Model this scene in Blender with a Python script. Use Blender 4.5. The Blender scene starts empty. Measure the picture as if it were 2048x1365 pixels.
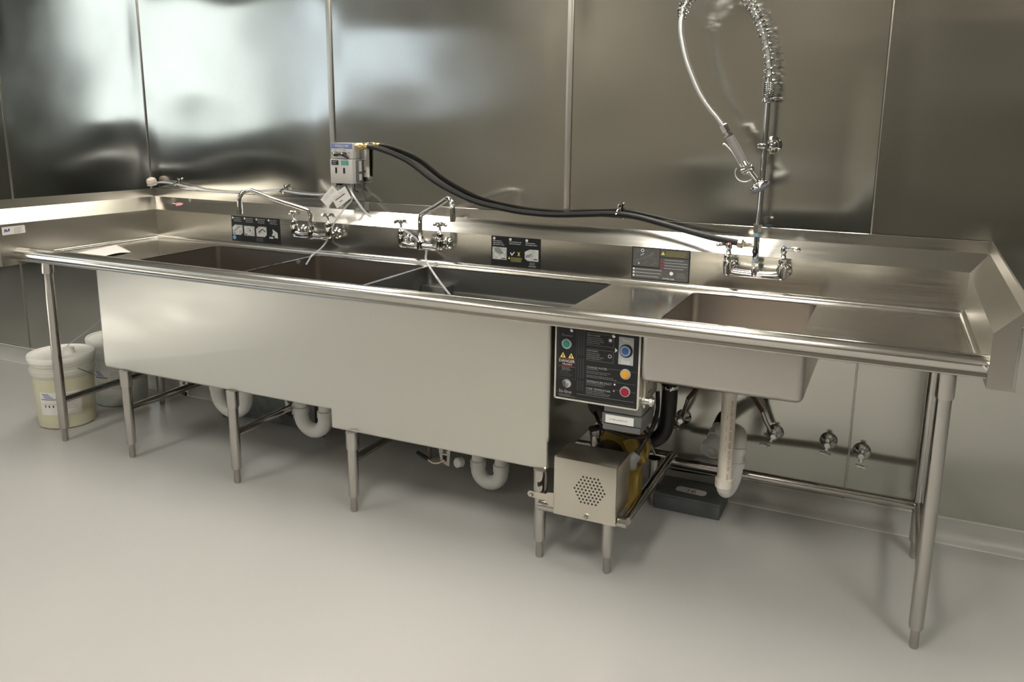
import bpy, bmesh, math, random
from mathutils import Vector, Matrix, noise
random.seed(7)
S = bpy.context.scene
COL = S.collection
PI = math.pi

# ------------------------------------------------------------------ camera
F_PX, PU, PV = 1672.434, 23.381, -96.965
yaw, pit, rol = 0.4233, -0.2094, 0.0131
fw = Vector((-math.sin(yaw)*math.cos(pit), math.cos(yaw)*math.cos(pit), math.sin(pit)))
rt = Vector((math.cos(yaw), math.sin(yaw), 0)); up = rt.cross(fw)
r2 = rt*math.cos(rol)+up*math.sin(rol); u2 = -rt*math.sin(rol)+up*math.cos(rol)
cd = bpy.data.cameras.new('camera'); cam = bpy.data.objects.new('camera', cd); COL.objects.link(cam)
cam.matrix_world = Matrix(((r2.x, u2.x, -fw.x, 4.9801), (r2.y, u2.y, -fw.y, -3.3656), (r2.z, u2.z, -fw.z, 1.5735), (0, 0, 0, 1)))
cd.sensor_fit = 'HORIZONTAL'; cd.sensor_width = 36; cd.lens = F_PX/2048*36
cd.shift_x = -PU/2048; cd.shift_y = PV/2048
cd.clip_start = 0.05
S.camera = cam
S.view_settings.view_transform = 'Standard'; S.view_settings.look = 'None'
S.view_settings.gamma = 1; S.view_settings.use_curve_mapping = False
S.view_settings.exposure = 0.0

# ------------------------------------------------------------------ world and daylight
w = bpy.data.worlds.new('daylight'); S.world = w; w.use_nodes = True
w.node_tree.nodes['Background'].inputs[0].default_value = (.75, .85, .95, 1)
w.node_tree.nodes['Background'].inputs[1].default_value = 1.0

def area(name, loc, rot, sx, sy, power, color):
    l = bpy.data.lights.new(name, 'AREA'); l.shape = 'RECTANGLE'; l.size = sx; l.size_y = sy
    l.energy = power; l.color = color
    o = bpy.data.objects.new(name, l); o.location = loc; o.rotation_euler = rot; COL.objects.link(o)
    return o
RX0, RX1, RY, RZ = -3.2, 7.9, -6.2, 3.3
WIN1 = (-6.0, -3.25, 1.35, 3.05)       # left wall opening: y0 y1 z0 z1
WIN2 = (-2.9, -0.7, 1.50, 3.00)       # window in the wall behind the camera: x0 x1 z0 z1
area('daylight_left', (RX0-.22, (WIN1[0]+WIN1[1])/2, (WIN1[2]+WIN1[3])/2), (0, -PI/2, 0), WIN1[3]-WIN1[2], WIN1[1]-WIN1[0], 22, (.90, 1, .95))
area('daylight_transom', ((WIN2[0]+WIN2[1])/2, RY-.22, (WIN2[2]+WIN2[3])/2), (PI/2, 0, 0), WIN2[1]-WIN2[0], WIN2[3]-WIN2[2], 9, (.75, .88, 1))
LAMPS = [(1.40, -.66), (3.85, -.66), (1.40, -3.0), (4.10, -3.0), (6.6, -3.0), (1.4, -5.2), (3.85, -5.2), (6.3, -5.2)]
LAMP_W = 22
for i, (x, y) in enumerate(LAMPS):
    area('ceiling_lamp_light', (x, y, RZ-.035), (0, 0, 0), .54, 1.14, LAMP_W*(1.05 if y > -1 else (.92 if x < 4 else 2.1) if y > -4 else .9 if x < 2 else .22), (1, .99, .925))

sl = bpy.data.lights.new('sun', 'SUN'); sl.energy = 28; sl.angle = math.radians(1.5); sl.color = (1, .97, .9)
so = bpy.data.objects.new('sun', sl); COL.objects.link(so)
so.rotation_euler = Vector((math.cos(math.radians(28)), math.sin(math.radians(28)), -.74)).to_track_quat('-Z', 'Y').to_euler()

# ------------------------------------------------------------------ materials
def mat(name, col, rough=.5, metal=0, bump=0, bscale=50, var=0, vscale=5, stretch=(1, 1, 1), rvar=0, trans=0, ior=1.45, alpha=1, emit=None, coat=0, spec=.5, aniso=0, vcol=None):
    m = bpy.data.materials.new(name); m.use_nodes = True
    nt = m.node_tree; N = nt.nodes; L = nt.links; b = N['Principled BSDF']
    b.inputs['Base Color'].default_value = (*col, 1); b.inputs['Roughness'].default_value = rough
    b.inputs['Metallic'].default_value = metal; b.inputs['Transmission Weight'].default_value = trans
    b.inputs['IOR'].default_value = ior; b.inputs['Alpha'].default_value = alpha
    b.inputs['Coat Weight'].default_value = coat; b.inputs['Specular IOR Level'].default_value = spec
    if aniso: b.inputs['Anisotropic'].default_value = aniso
    if emit: b.inputs['Emission Color'].default_value = (*emit[0], 1); b.inputs['Emission Strength'].default_value = emit[1]
    if bump or var or rvar:
        tc = N.new('ShaderNodeTexCoord'); mp = N.new('ShaderNodeMapping'); mp.inputs['Scale'].default_value = stretch
        L.new(tc.outputs['Object'], mp.inputs[0])
        def nz(sc, det=4):
            n = N.new('ShaderNodeTexNoise'); n.inputs['Scale'].default_value = sc; n.inputs['Detail'].default_value = det
            L.new(mp.outputs[0], n.inputs['Vector']); return n
        if var:
            n = nz(vscale); mx = N.new('ShaderNodeMix'); mx.data_type = 'RGBA'
            c2 = vcol or tuple(max(0, c*(1-var)) for c in col)
            mx.inputs[6].default_value = (*col, 1); mx.inputs[7].default_value = (*c2, 1)
            cr = N.new('ShaderNodeMapRange'); cr.inputs[1].default_value = .35; cr.inputs[2].default_value = .7
            L.new(n.outputs[0], cr.inputs[0]); L.new(cr.outputs[0], mx.inputs[0]); L.new(mx.outputs[2], b.inputs['Base Color'])
        if rvar:
            n = nz(vscale*1.7, 6); mr = N.new('ShaderNodeMapRange'); mr.inputs[3].default_value = max(.02, rough-rvar); mr.inputs[4].default_value = rough+rvar
            mr.inputs[1].default_value = .3; mr.inputs[2].default_value = .7
            L.new(n.outputs[0], mr.inputs[0]); L.new(mr.outputs[0], b.inputs['Roughness'])
        if bump:
            n = nz(bscale); bp = N.new('ShaderNodeBump'); bp.inputs['Strength'].default_value = bump; bp.inputs['Distance'].default_value = .002
            L.new(n.outputs[0], bp.inputs['Height']); L.new(bp.outputs[0], b.inputs['Normal'])
    return m
M = {}
WT = (1, 0)      # grain direction of the wall sheets
M['wall_steel'] = mat('brushed_wall_steel', (.54, .535, .495), .14, 1, aniso=.72, rvar=.03, vscale=1.2)
nt_ = M['wall_steel'].node_tree; tg_ = nt_.nodes.new('ShaderNodeCombineXYZ'); tg_.inputs[0].default_value = WT[0]; tg_.inputs[2].default_value = WT[1]
nt_.links.new(tg_.outputs[0], nt_.nodes['Principled BSDF'].inputs['Tangent'])
M['steel'] = mat('brushed_steel', (.56, .54, .50), .20, 1, stretch=(.6, 14, 14), rvar=.03, vscale=4)
M['steel_y'] = mat('brushed_steel_cross', (.50, .475, .425), .30, 1)
M['apron_steel'] = mat('satin_steel', (.64, .63, .58), .34, 1, stretch=(1, 3, 3), rvar=.03, vscale=2)
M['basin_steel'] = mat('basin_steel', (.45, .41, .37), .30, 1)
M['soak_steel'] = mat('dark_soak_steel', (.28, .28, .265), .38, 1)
M['leg_steel'] = mat('tube_steel', (.50, .48, .45), .12, 1, rvar=.04, vscale=8, stretch=(8, 8, 1))
M['foot_steel'] = mat('foot_steel', (.42, .395, .37), .25, 1)
M['chrome'] = mat('chrome', (.66, .655, .64), .05, 1)
M['satin_chrome'] = mat('satin_chrome', (.62, .62, .6), .3, 1, bump=.5, bscale=400)
M['brass'] = mat('brass', (.83, .58, .22), .22, 1)
M['nickel'] = mat('pale_brass', (.66, .6, .48), .25, 1)
M['pvc'] = mat('white_pvc', (.84, .83, .80), .28, var=.06, vscale=12)
M['pvc_cream'] = mat('cream_pvc', (.82, .78, .68), .32, var=.05, vscale=12)
M['red'] = mat('red_ink', (.55, .08, .05), .5)
M['rubber'] = mat('black_rubber', (.012, .012, .012), .38)
M['black'] = mat('black_plastic', (.012, .012, .014), .3)
M['panel'] = mat('panel_black', (.010, .011, .012), .38)
M['panel2'] = mat('panel_stripe', (.035, .04, .042), .4)
M['white'] = mat('white_print', (.75, .75, .72), .5)
M['greyprint'] = mat('grey_print', (.22, .22, .21), .5)
M['midgrey'] = mat('mid_grey_print', (.09, .09, .085), .5)
M['silver'] = mat('silver_print', (.42, .43, .45), .4)
M['photo'] = mat('picture_print', (.55, .55, .53), .5, var=.45, vscale=60)
M['yellow'] = mat('yellow_print', (.8, .68, .15), .5)
M['olive'] = mat('olive_print', (.22, .20, .05), .5)
M['dkred'] = mat('maroon_print', (.22, .06, .07), .5)
M['blueprint'] = mat('blue_print', (.04, .1, .35), .5)
M['ltblue'] = mat('light_blue_print', (.12, .3, .55), .5)
M['green_btn'] = mat('green_button', (.02, .26, .19), .3)
M['blue_btn'] = mat('blue_button', (.03, .12, .42), .3)
M['amber_btn'] = mat('amber_button', (.75, .36, .02), .3)
M['red_btn'] = mat('red_button', (.36, .01, .03), .3)
M['teal'] = mat('teal_print', (.05, .3, .24), .5)
M['box_grey'] = mat('grey_enclosure', (.13, .13, .13), .4)
M['box_grey2'] = mat('light_grey_enclosure', (.22, .22, .21), .4)
M['disp'] = mat('dispenser_grey', (.50, .48, .46), .4)
M['gold'] = mat('yellow_zinc', (.33, .23, .05), .38, .6, var=.3, vscale=25)
M['paper'] = mat('white_paper', (.75, .72, .68), .6)
M['tag'] = mat('tag_paper', (.74, .70, .68), .5)
M['braid'] = mat('brown_hose', (.10, .055, .035), .5)
M['galv'] = mat('dull_galvanised', (.24, .25, .25), .5, .3, var=.4, vscale=14)
M['lead'] = mat('grease_grey', (.13, .14, .14), .45, .2, var=.35, vscale=9)
M['guard'] = mat('guard_steel', (.64, .60, .52), .33, 1, rvar=.05, vscale=6)
M['pail'] = mat('translucent_pail', (.80, .79, .70), .38, trans=.25, ior=1.2)
M['pail_milk'] = mat('milky_pail', (.70, .72, .68), .38, trans=.2, ior=1.2)
M['liquid'] = mat('yellow_liquid', (.62, .60, .43), .35)
M['lid'] = mat('white_lid', (.80, .78, .72), .35)
M['clear'] = mat('clear_tube', (.66, .66, .70), .08, alpha=.5, spec=.9)
M['grip'] = mat('grey_grip', (.23, .22, .21), .4, alpha=1)
M['spray'] = mat('grey_rubber', (.16, .16, .18), .45)
M['cork'] = mat('beige_cap', (.62, .54, .47), .6, var=.2, vscale=60)
M['pink'] = mat('pink_print', (.62, .27, .33), .5)
M['floor'] = mat('epoxy_floor', (.46, .45, .43), .27, bump=.06, bscale=160, var=.04, vscale=1.2)
M['cove'] = mat('epoxy_cove', (.47, .46, .435), .35, bump=.12, bscale=120)
M['caulk'] = mat('caulk', (.62, .60, .55), .5)
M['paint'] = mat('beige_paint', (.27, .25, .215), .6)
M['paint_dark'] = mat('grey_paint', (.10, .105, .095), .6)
M['ceil'] = mat('white_ceiling', (.42, .40, .36), .8)
M['dark_unit'] = mat('dark_unit', (.03, .032, .03), .5)
M['cabinet'] = mat('cabinet_paint', (.12, .11, .09), .5)
M['shaded_shell_steel'] = mat('shaded_shell_steel', (.50, .475, .44), .30, 1)  # shadow on the small basin's front put into a darker base colour
M['bezel'] = mat('bezel_steel', (.72, .70, .64), .35, .6)
M['tape'] = mat('thread_tape', (.22, .38, .55), .5)
M['diff'] = mat('lamp_diffuser', (.9, .88, .8), .5, emit=((1, .9, .76), 6))
M['trimw'] = mat('white_trim', (.7, .7, .68), .4)

# ------------------------------------------------------------------ mesh builder
def cr(P, n=8):
    P = [Vector(p) for p in P]; out = []
    Q = [2*P[0]-P[1]]+P+[2*P[-1]-P[-2]]
    for i in range(1, len(Q)-2):
        a, b, c, d = Q[i-1:i+3]
        for k in range(n):
            t = k/n
            out.append(.5*((2*b)+(c-a)*t+(2*a-5*b+4*c-d)*t*t+(3*b-a-3*c+d)*t**3))
    out.append(P[-1]); return out
class MB:
    def __init__(s): s.v = []; s.f = []; s.m = []; s.mats = []; s.cur = 0
    def use(s, name):
        if name not in s.mats: s.mats.append(name)
        s.cur = s.mats.index(name); return s
    def add(s, vs, fs):
        o = len(s.v); s.v += [tuple(v) for v in vs]
        for f in fs: s.f.append([o+i for i in f]); s.m.append(s.cur)
        return s
    def box(s, a, b, bev=0, mtx=None, seg=2, notop=False):
        bm = bmesh.new(); bmesh.ops.create_cube(bm, size=1)
        c = (Vector(a)+Vector(b))/2; d = Vector(b)-Vector(a)
        for v in bm.verts: v.co = Vector((v.co.x*d.x, v.co.y*d.y, v.co.z*d.z))+c
        if notop:
            zt = max(a[2], b[2]); fs = [f for f in bm.faces if all(abs(v.co.z-zt) < 1e-6 for v in f.verts)]
            bmesh.ops.delete(bm, geom=fs, context='FACES')
            ed = [e for e in bm.edges if not all(abs(v.co.z-zt) < 1e-6 for v in e.verts)]
            if bev: bmesh.ops.bevel(bm, geom=ed, offset=bev, segments=4, affect='EDGES', profile=.5)
        elif bev: bmesh.ops.bevel(bm, geom=list(bm.edges), offset=min(bev, min(abs(x) for x in d)*.49), segments=seg, affect='EDGES', profile=.5)
        if mtx: bm.transform(mtx)
        bm.verts.index_update()
        s.add([v.co for v in bm.verts], [[v.index for v in f.verts] for f in bm.faces]); bm.free(); return s
    def tube(s, P, r, seg=14, caps=True):
        P = [Vector(p) for p in P]; n = len(P); R = r if isinstance(r, (list, tuple)) else [r]*n
        T = []
        for i in range(n):
            t = (P[min(i+1, n-1)]-P[max(i-1, 0)]); T.append(t.normalized() if t.length > 1e-9 else Vector((0, 0, 1)))
        a = T[0].orthogonal().normalized(); vs = []
        for i in range(n):
            a = (a-T[i]*a.dot(T[i])).normalized(); b = T[i].cross(a)
            for k in range(seg):
                t = 2*PI*k/seg; vs.append(P[i]+(a*math.cos(t)+b*math.sin(t))*R[i])
        fs = [[i*seg+k, i*seg+(k+1) % seg, (i+1)*seg+(k+1) % seg, (i+1)*seg+k] for i in range(n-1) for k in range(seg)]
        if caps: fs += [list(range(seg))[::-1], [(n-1)*seg+k for k in range(seg)]]
        return s.add(vs, fs)
    def lathe(s, prof, org, axis=(0, 0, 1), seg=24):
        org = Vector(org); A = Vector(axis).normalized(); a = A.orthogonal().normalized(); b = A.cross(a); vs = []
        for r, h in prof:
            for k in range(seg):
                t = 2*PI*k/seg; vs.append(org+A*h+(a*math.cos(t)+b*math.sin(t))*max(r, 1e-5))
        n = len(prof)
        fs = [[i*seg+k, i*seg+(k+1) % seg, (i+1)*seg+(k+1) % seg, (i+1)*seg+k] for i in range(n-1) for k in range(seg)]
        fs += [list(range(seg))[::-1], [(n-1)*seg+k for k in range(seg)]]
        return s.add(vs, fs)
    def prism(s, poly, f0, f1):      # poly of 2D pts, f0/f1 map a 2D pt to 3D
        n = len(poly); vs = [f0(p) for p in poly]+[f1(p) for p in poly]
        fs = [[i, (i+1) % n, n+(i+1) % n, n+i] for i in range(n)]+[list(range(n))[::-1], [n+i for i in range(n)]]
        return s.add(vs, fs)
    def build(s, name, parent=None, loc=None, smooth=True, angle=35, fix=True):
        me = bpy.data.meshes.new(name); me.from_pydata(s.v, [], s.f); me.update()
        for m in s.mats: me.materials.append(M[m])
        me.polygons.foreach_set('material_index', s.m)
        if fix:
            bm = bmesh.new(); bm.from_mesh(me); bmesh.ops.recalc_face_normals(bm, faces=list(bm.faces)); bm.to_mesh(me); bm.free()
        if smooth:
            me.shade_smooth(); me.set_sharp_from_angle(angle=math.radians(angle))
        o = bpy.data.objects.new(name, me); COL.objects.link(o)
        if parent:
            o.parent = parent
            o.matrix_parent_inverse = parent_world(parent).inverted()
        return o
def parent_world(p):
    m = p.matrix_basis.copy()
    if p.parent: m = parent_world(p.parent) @ p.matrix_parent_inverse @ m
    return m
def mb(m): return MB().use(m)
def tag(o, label=None, cat=None, group=None, kind=None):
    if label: o['label'] = label
    if cat: o['category'] = cat
    if group: o['group'] = group
    if kind: o['kind'] = kind
    return o
def thing(name, loc, label, cat, group=None):
    o = bpy.data.objects.new(name, None); o.empty_display_size = .05; o.location = loc; COL.objects.link(o)
    return tag(o, label, cat, group)
def struct(o): o['kind'] = 'structure'; return o
_txt = {}
def text_geo(t, size):
    cu = bpy.data.curves.new('t', 'FONT'); cu.body = t; cu.size = size; cu.resolution_u = 2
    o = bpy.data.objects.new('t', cu); COL.objects.link(o)
    dg = bpy.context.evaluated_depsgraph_get(); dg.update()
    me = bpy.data.meshes.new_from_object(o.evaluated_get(dg))
    vs = [v.co.copy() for v in me.vertices]; fs = [list(p.vertices) for p in me.polygons]
    bpy.data.objects.remove(o); bpy.data.curves.remove(cu); bpy.data.meshes.remove(me)
    return vs, fs
class Decal:
    """printed flat label: origin at its top left, U to the right, V downwards, N outwards (metres)"""
    def __init__(s, O, U, V, N): s.O, s.U, s.V, s.N = Vector(O), Vector(U).normalized(), Vector(V).normalized(), Vector(N).normalized(); s.mb = MB(); s.k = 0
    def P(s, u, v, h): return s.O+s.U*u+s.V*v+s.N*h
    def _h(s, l): return .0006+l*.00035
    def rect(s, u, v, w, h, m, l=1):
        H = s._h(l); s.mb.use(m).add([s.P(u, v, H), s.P(u, v+h, H), s.P(u+w, v+h, H), s.P(u+w, v, H)], [[0, 1, 2, 3]]); return s
    def slab(s, w, h, m, t=.0006, r=.003):
        pts = []
        for cx, cy, a0 in ((w-r, r, -90), (w-r, h-r, 0), (r, h-r, 90), (r, r, 180)):
            for k in range(5):
                a = math.radians(a0+k*22.5); pts.append((cx+r*math.cos(a), cy+r*math.sin(a)))
        s.mb.use(m).prism(pts, lambda p: s.P(p[0], p[1], 0), lambda p: s.P(p[0], p[1], t)); return s
    def poly(s, pts, m, l=1):
        s.mb.use(m).add([s.P(u, v, s._h(l)) for u, v in pts][::-1], [list(range(len(pts)))]); return s
    def disc(s, u, v, r, m, l=1, n=20):
        return s.poly([(u+r*math.cos(2*PI*k/n), v+r*math.sin(2*PI*k/n)) for k in range(n)], m, l)
    def ring(s, u, v, r, m, back, l=1): s.disc(u, v, r, m, l); return s.disc(u, v, r*.62, back, l+1)
    def frame(s, u, v, w, h, m, t=.001, l=1):
        s.rect(u, v, w, t, m, l); s.rect(u, v+h-t, w, t, m, l); s.rect(u, v, t, h, m, l); s.rect(u+w-t, v, t, h, m, l); return s
    def text(s, t, u, v, size, m, l=2, align='l', sx=1):
        vs, fs = text_geo(t, size)
        wd = max((p.x for p in vs), default=0)*sx
        off = -wd/2 if align == 'c' else 0
        s.mb.use(m).add([s.P(u+off+p.x*sx, v-p.y, s._h(l)) for p in vs], fs); return s
    def lines(s, u, v, w, n, dy, m, t=.0012, l=1, ragged=.35):
        for i in range(n):
            x = u; end = u+w*(1-random.random()*ragged)
            while x < end-.001:
                ww = min(random.uniform(.25, .9)*dy*3, end-x); s.rect(x, v+i*dy, ww, t, m, l); x += ww+dy*.25
        return s
    def build(s, name, parent=None): return s.mb.build(name, parent, smooth=False, fix=False)

# ------------------------------------------------------------------ room
def quad(name, pts, m):
    return struct(mb(m).add(pts, [[0, 1, 2, 3]]).build(name, smooth=False, fix=False))
quad('floor', [(RX0, RY, 0), (RX1, RY, 0), (RX1, 0, 0), (RX0, 0, 0)], 'floor')
quad('ceiling', [(RX0, RY, RZ), (RX0, 0, RZ), (RX1, 0, RZ), (RX1, RY, RZ)], 'ceil')
quad('wall_right', [(RX1, RY, 0), (RX1, RY, RZ), (RX1, 0, RZ), (RX1, 0, 0)], 'paint_dark')
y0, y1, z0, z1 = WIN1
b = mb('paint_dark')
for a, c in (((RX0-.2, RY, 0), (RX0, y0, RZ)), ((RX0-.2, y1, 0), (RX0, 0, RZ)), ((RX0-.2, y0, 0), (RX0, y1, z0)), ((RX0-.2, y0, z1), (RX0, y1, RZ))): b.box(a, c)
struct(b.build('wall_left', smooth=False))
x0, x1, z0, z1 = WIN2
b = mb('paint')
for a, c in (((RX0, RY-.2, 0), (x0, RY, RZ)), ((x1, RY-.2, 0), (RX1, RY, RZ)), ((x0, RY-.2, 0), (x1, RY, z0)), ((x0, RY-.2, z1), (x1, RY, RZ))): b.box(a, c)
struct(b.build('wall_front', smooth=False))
# window frames in the two openings (seen only as reflections)
y0, y1, z0, z1 = WIN1
f = mb('trimw')
for k in range(4):
    yy = y0+(y1-y0)*k/3; f.box((RX0-.1, yy-.03, z0), (RX0-.04, yy+.03, z1))
f.box((RX0-.1, y0, z0-.0), (RX0-.04, y1, z0+.05)); f.box((RX0-.1, y0, z1-.05), (RX0-.04, y1, z1))
struct(f.build('window_1', smooth=False))
x0, x1, z0, z1 = WIN2
f = mb('trimw')
for k in range(4):
    xx = x0+(x1-x0)*k/3; f.box((xx-.03, RY-.1, z0), (xx+.03, RY-.04, z1))
f.box((x0, RY-.1, z0), (x1, RY-.04, z0+.04)); f.box((x0, RY-.1, z1-.04), (x1, RY-.04, z1))
struct(f.build('window_2', smooth=False))

# back wall: stainless sheets, gently buckled like the real ones
SEAMS = [RX0, -2.39, -1.17, .05, 1.21, 2.44, 3.66, 4.88, 6.10, 7.32, RX1]
def buckle(i, x, z, xa, xb):
    e = min((x-xa), (xb-x)); k = max(0, min(1, e/.10)); k = k*k*(3-2*k)
    n = noise.noise(Vector((x*.75+i*5.3, z*2.1, i*3.1)))*.0095+noise.noise(Vector((x*1.9+i*9.7, z*4.6, 7.7+i)))*.0034
    low = math.exp(-((z-1.22)/.10)**2)*.0026*math.sin(x*5.2+i)
    return (n+low)*k + noise.noise(Vector((0, z*1.6, 4.4)))*.0014*(1-k)
b = mb('wall_steel')
for i in range(len(SEAMS)-1):
    xa, xb = SEAMS[i], SEAMS[i+1]; nx = max(8, int((xb-xa)/.03)); nz = 80; zb = .07
    vs = []; fs = []
    for a in range(nx+1):
        for c in range(nz+1):
            x = xa+.0012+(xb-xa-.0024)*a/nx; z = zb+(RZ-zb)*c/nz
            vs.append((x, -.006+buckle(i, x, z, xa, xb), z))
    for a in range(nx):
        for c in range(nz):
            p = a*(nz+1)+c; fs.append([p, p+nz+1, p+nz+2, p+1])
    b.add(vs, fs)
b.add([(RX0, .01, 0), (RX1, .01, 0), (RX1, .01, RZ), (RX0, .01, RZ)], [[0, 1, 2, 3]])
struct(b.build('wall_back', fix=False, angle=60))
# battens over two of the joints, thin joint strips on the others
for n, (xs, wd) in enumerate([(2.445, .028), (3.665, .026), (1.215, .006), (4.885, .005), (.05, .004)]):
    o = mb('steel_y').box((xs-wd/2, -.0125, .09), (xs+wd/2, -.003, RZ), .0012).build('trim_%d' % (n+1)); struct(o)
# coved epoxy base
prof = [(-.004, .088), (-.010, .088), (-.011, .07), (-.014, .045), (-.020, .025), (-.032, .010), (-.052, .0015), (-.052, -.01), (-.002, -.01)]
struct(mb('cove').prism(prof, lambda p: (RX0, p[0], p[1]), lambda p: (RX1, p[0], p[1])).build('baseboard_back', angle=50))
struct(mb('caulk').box((RX0, -.0135, .086), (RX1, -.004, .091), .001).build('trim_6'))
struct(mb('caulk').tube([(RX0, -.052, .0), (RX1, -.052, .0)], .004, 6).build('trim_7'))

# ceiling lamps (reflected in the steel)
L0 = None
for i, (x, y) in enumerate(LAMPS):
    where = ['above the left end of the sink', 'above the small right basin of the sink', 'left one of the row in front of the sink', 'middle one of the row in front of the sink', 'right one of the row in front of the sink', 'left one of the row behind the camera', 'middle one of the row behind the camera', 'right one of the row behind the camera'][i]
    t = thing('ceiling_light', (x, y, RZ-.03), 'white rectangular ceiling panel lamp, '+where, 'ceiling light', 'panel lamps in the ceiling')
    f = mb('trimw')
    for a, c in (((x-.31, y-.61, RZ-.03), (x+.31, y-.58, RZ)), ((x-.31, y+.58, RZ-.03), (x+.31, y+.61, RZ)), ((x-.31, y-.58, RZ-.03), (x-.28, y+.58, RZ)), ((x+.28, y-.58, RZ-.03), (x+.31, y+.58, RZ))): f.box(a, c)
    f.build('frame', t, smooth=False)
    mb('diff').box((x-.28, y-.58, RZ-.02), (x+.28, y+.58, RZ-.012)).build('diffuser', t, smooth=False)

# dark appliances across the room (only reflections show; tall one added to darken them)
def unit(name, a, c, label, cat, dk='dark_unit'):
    t = thing(name, ((a[0]+c[0])/2, (a[1]+c[1])/2, 0), label, cat)
    mb(dk).box((a[0], a[1], .1), c, .02).build('body', t)
    mb('dark_unit').box((a[0]+.04, a[1]+.04, 0), (c[0]-.04, c[1]-.04, .1)).build('plinth', t)
    return t
unit('work_counter', (RX0+.02, -6.0, 0), (RX0+.75, -2.9, 1.0), 'dark low work counter under the big left window', 'counter')
t = unit('storage_counter', (3.0, RY+.02, 0), (4.55, RY+.70, .92), 'dark storage counter with a pale top along the wall behind the camera', 'counter')
mb('trimw').box((2.97, RY+.02, .92), (4.58, RY+.73, .96), .004).build('worktop', t)
unit('added_dark_cabinet', (4.65, RY+.02, 0), (7.6, RY+.75, 2.35), 'tall dark storage cabinet behind the camera beside the low counter', 'cabinet', 'cabinet')  # unseen block added to darken what the right-hand steel reflects
# person across the room holding up a phone (shows as the dark blurred figure in the left wall sheet)
def skinned(name, J, E, root, m, parent, sub=2):
    me = bpy.data.meshes.new(name); me.from_pydata([j[0] for j in J], E, []); me.materials.append(M[m])
    o = bpy.data.objects.new(name, me); COL.objects.link(o)
    sk = o.modifiers.new('skin', 'SKIN'); sk.use_smooth_shade = True
    lay = me.skin_vertices[0] if me.skin_vertices else None
    if lay:
        for i, j in enumerate(J): lay.data[i].radius = j[1] if isinstance(j[1], tuple) else (j[1], j[1]); lay.data[i].use_root = (i == root)
    ss = o.modifiers.new('sub', 'SUBSURF'); ss.levels = sub; ss.render_levels = sub
    if parent: o.parent = parent
    return o
M['cloth'] = mat('dark_cloth', (.02, .022, .025), .8); M['skin'] = mat('skin', (.40, .24, .17), .5); M['hair'] = mat('dark_hair', (.02, .015, .012), .6)
pn = thing('person', (-1.06, -2.53, 0), 'person in dark clothes holding up a phone, the dark blurred reflection in the wall', 'person')
pn.rotation_euler = (0, 0, math.radians(-75))
# figure faces local -y; built around its own origin
J = [((0, 0, .96), (.15, .11)), ((0, 0, 1.12), (.135, .10)), ((0, .01, 1.30), (.16, .11)), ((0, .01, 1.42), (.12, .085)), ((0, 0, 1.50), (.055, .055)), ((0, -.01, 1.56), (.055, .06)), ((0, -.015, 1.65), (.078, .095)), ((0, -.005, 1.72), (.06, .075)),
     ((.10, 0, .90), (.085, .085)), ((.11, -.01, .50), (.058, .058)), ((.115, .02, .10), (.042, .042)), ((.12, -.10, .04), (.04, .032)),
     ((-.10, 0, .90), (.085, .085)), ((-.11, -.01, .50), (.058, .058)), ((-.115, .02, .10), (.042, .042)), ((-.12, -.10, .04), (.04, .032)),
     ((.18, .01, 1.40), (.055, .055)), ((.235, -.04, 1.14), (.042, .042)), ((.13, -.24, 1.28), (.032, .032)), ((.08, -.30, 1.34), (.035, .02)),
     ((-.18, .01, 1.40), (.055, .055)), ((-.235, -.04, 1.14), (.042, .042)), ((-.13, -.24, 1.28), (.032, .032)), ((-.08, -.30, 1.34), (.035, .02))]
E_ = [(0, 1), (1, 2), (2, 3), (3, 4), (4, 5), (5, 6), (6, 7), (0, 8), (8, 9), (9, 10), (10, 11), (0, 12), (12, 13), (13, 14), (14, 15), (3, 16), (16, 17), (17, 18), (18, 19), (3, 20), (20, 21), (21, 22), (22, 23)]
for sx in (1, -1):                     # five fingers a hand, curled round the phone
    wr = 19 if sx > 0 else 23
    for k in range(5):
        i0 = len(J); z_ = 1.335+.018*k if k < 4 else 1.31
        J += [((sx*(.07-.004*k), -.335, z_), .009), ((sx*(.045 if k < 4 else .06), -.352, z_+.006), .008)]
        E_ += [(wr, i0), (i0, i0+1)]
body = skinned('body', J, E_, 0, 'cloth', pn)
hr = mb('hair').lathe([(.0, .105), (.05, .098), (.085, .06), (.092, .01), (.088, -.04), (.06, -.06)], (0, .012, 1.665), seg=20); hr.build('hair', None).parent = pn
fc = mb('skin').lathe([(.0, -.085), (.04, -.075), (.065, -.03), (.07, .02), (.055, .05), (0, .055)], (0, -.045, 1.65), seg=18)
fc.lathe([(.012, 0), (.006, .02)], (0, -.113, 1.64), (0, -1, 0), 8); fc.build('face', None).parent = pn
ph = mb('black').box((-.04, -.352, 1.32), (.04, -.344, 1.47), .003).build('phone'); ph.location = pn.location; ph.rotation_euler = pn.rotation_euler
tag(ph, 'black phone held up in both hands by the person', 'phone')

# ------------------------------------------------------------------ sink table
T = thing('sink_table', (3.27, -.45, 0), 'long stainless steel dishwashing sink table with four basins on tube legs', 'sink')
ZD, Z1, Z2, Z3 = .896, 1.050, 1.113, 1.155
YS, YT, YB = -.0773, -.020, -.0135
XL, XR = 1.315, 5.218
YF = -.80     # inside of the front rail
B = dict(A=(1.795, 2.412), B=(2.425, 3.033), C=(3.050, 3.925), D=(4.262, 4.728))
BY0, BY1 = -.742, -.138
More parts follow.
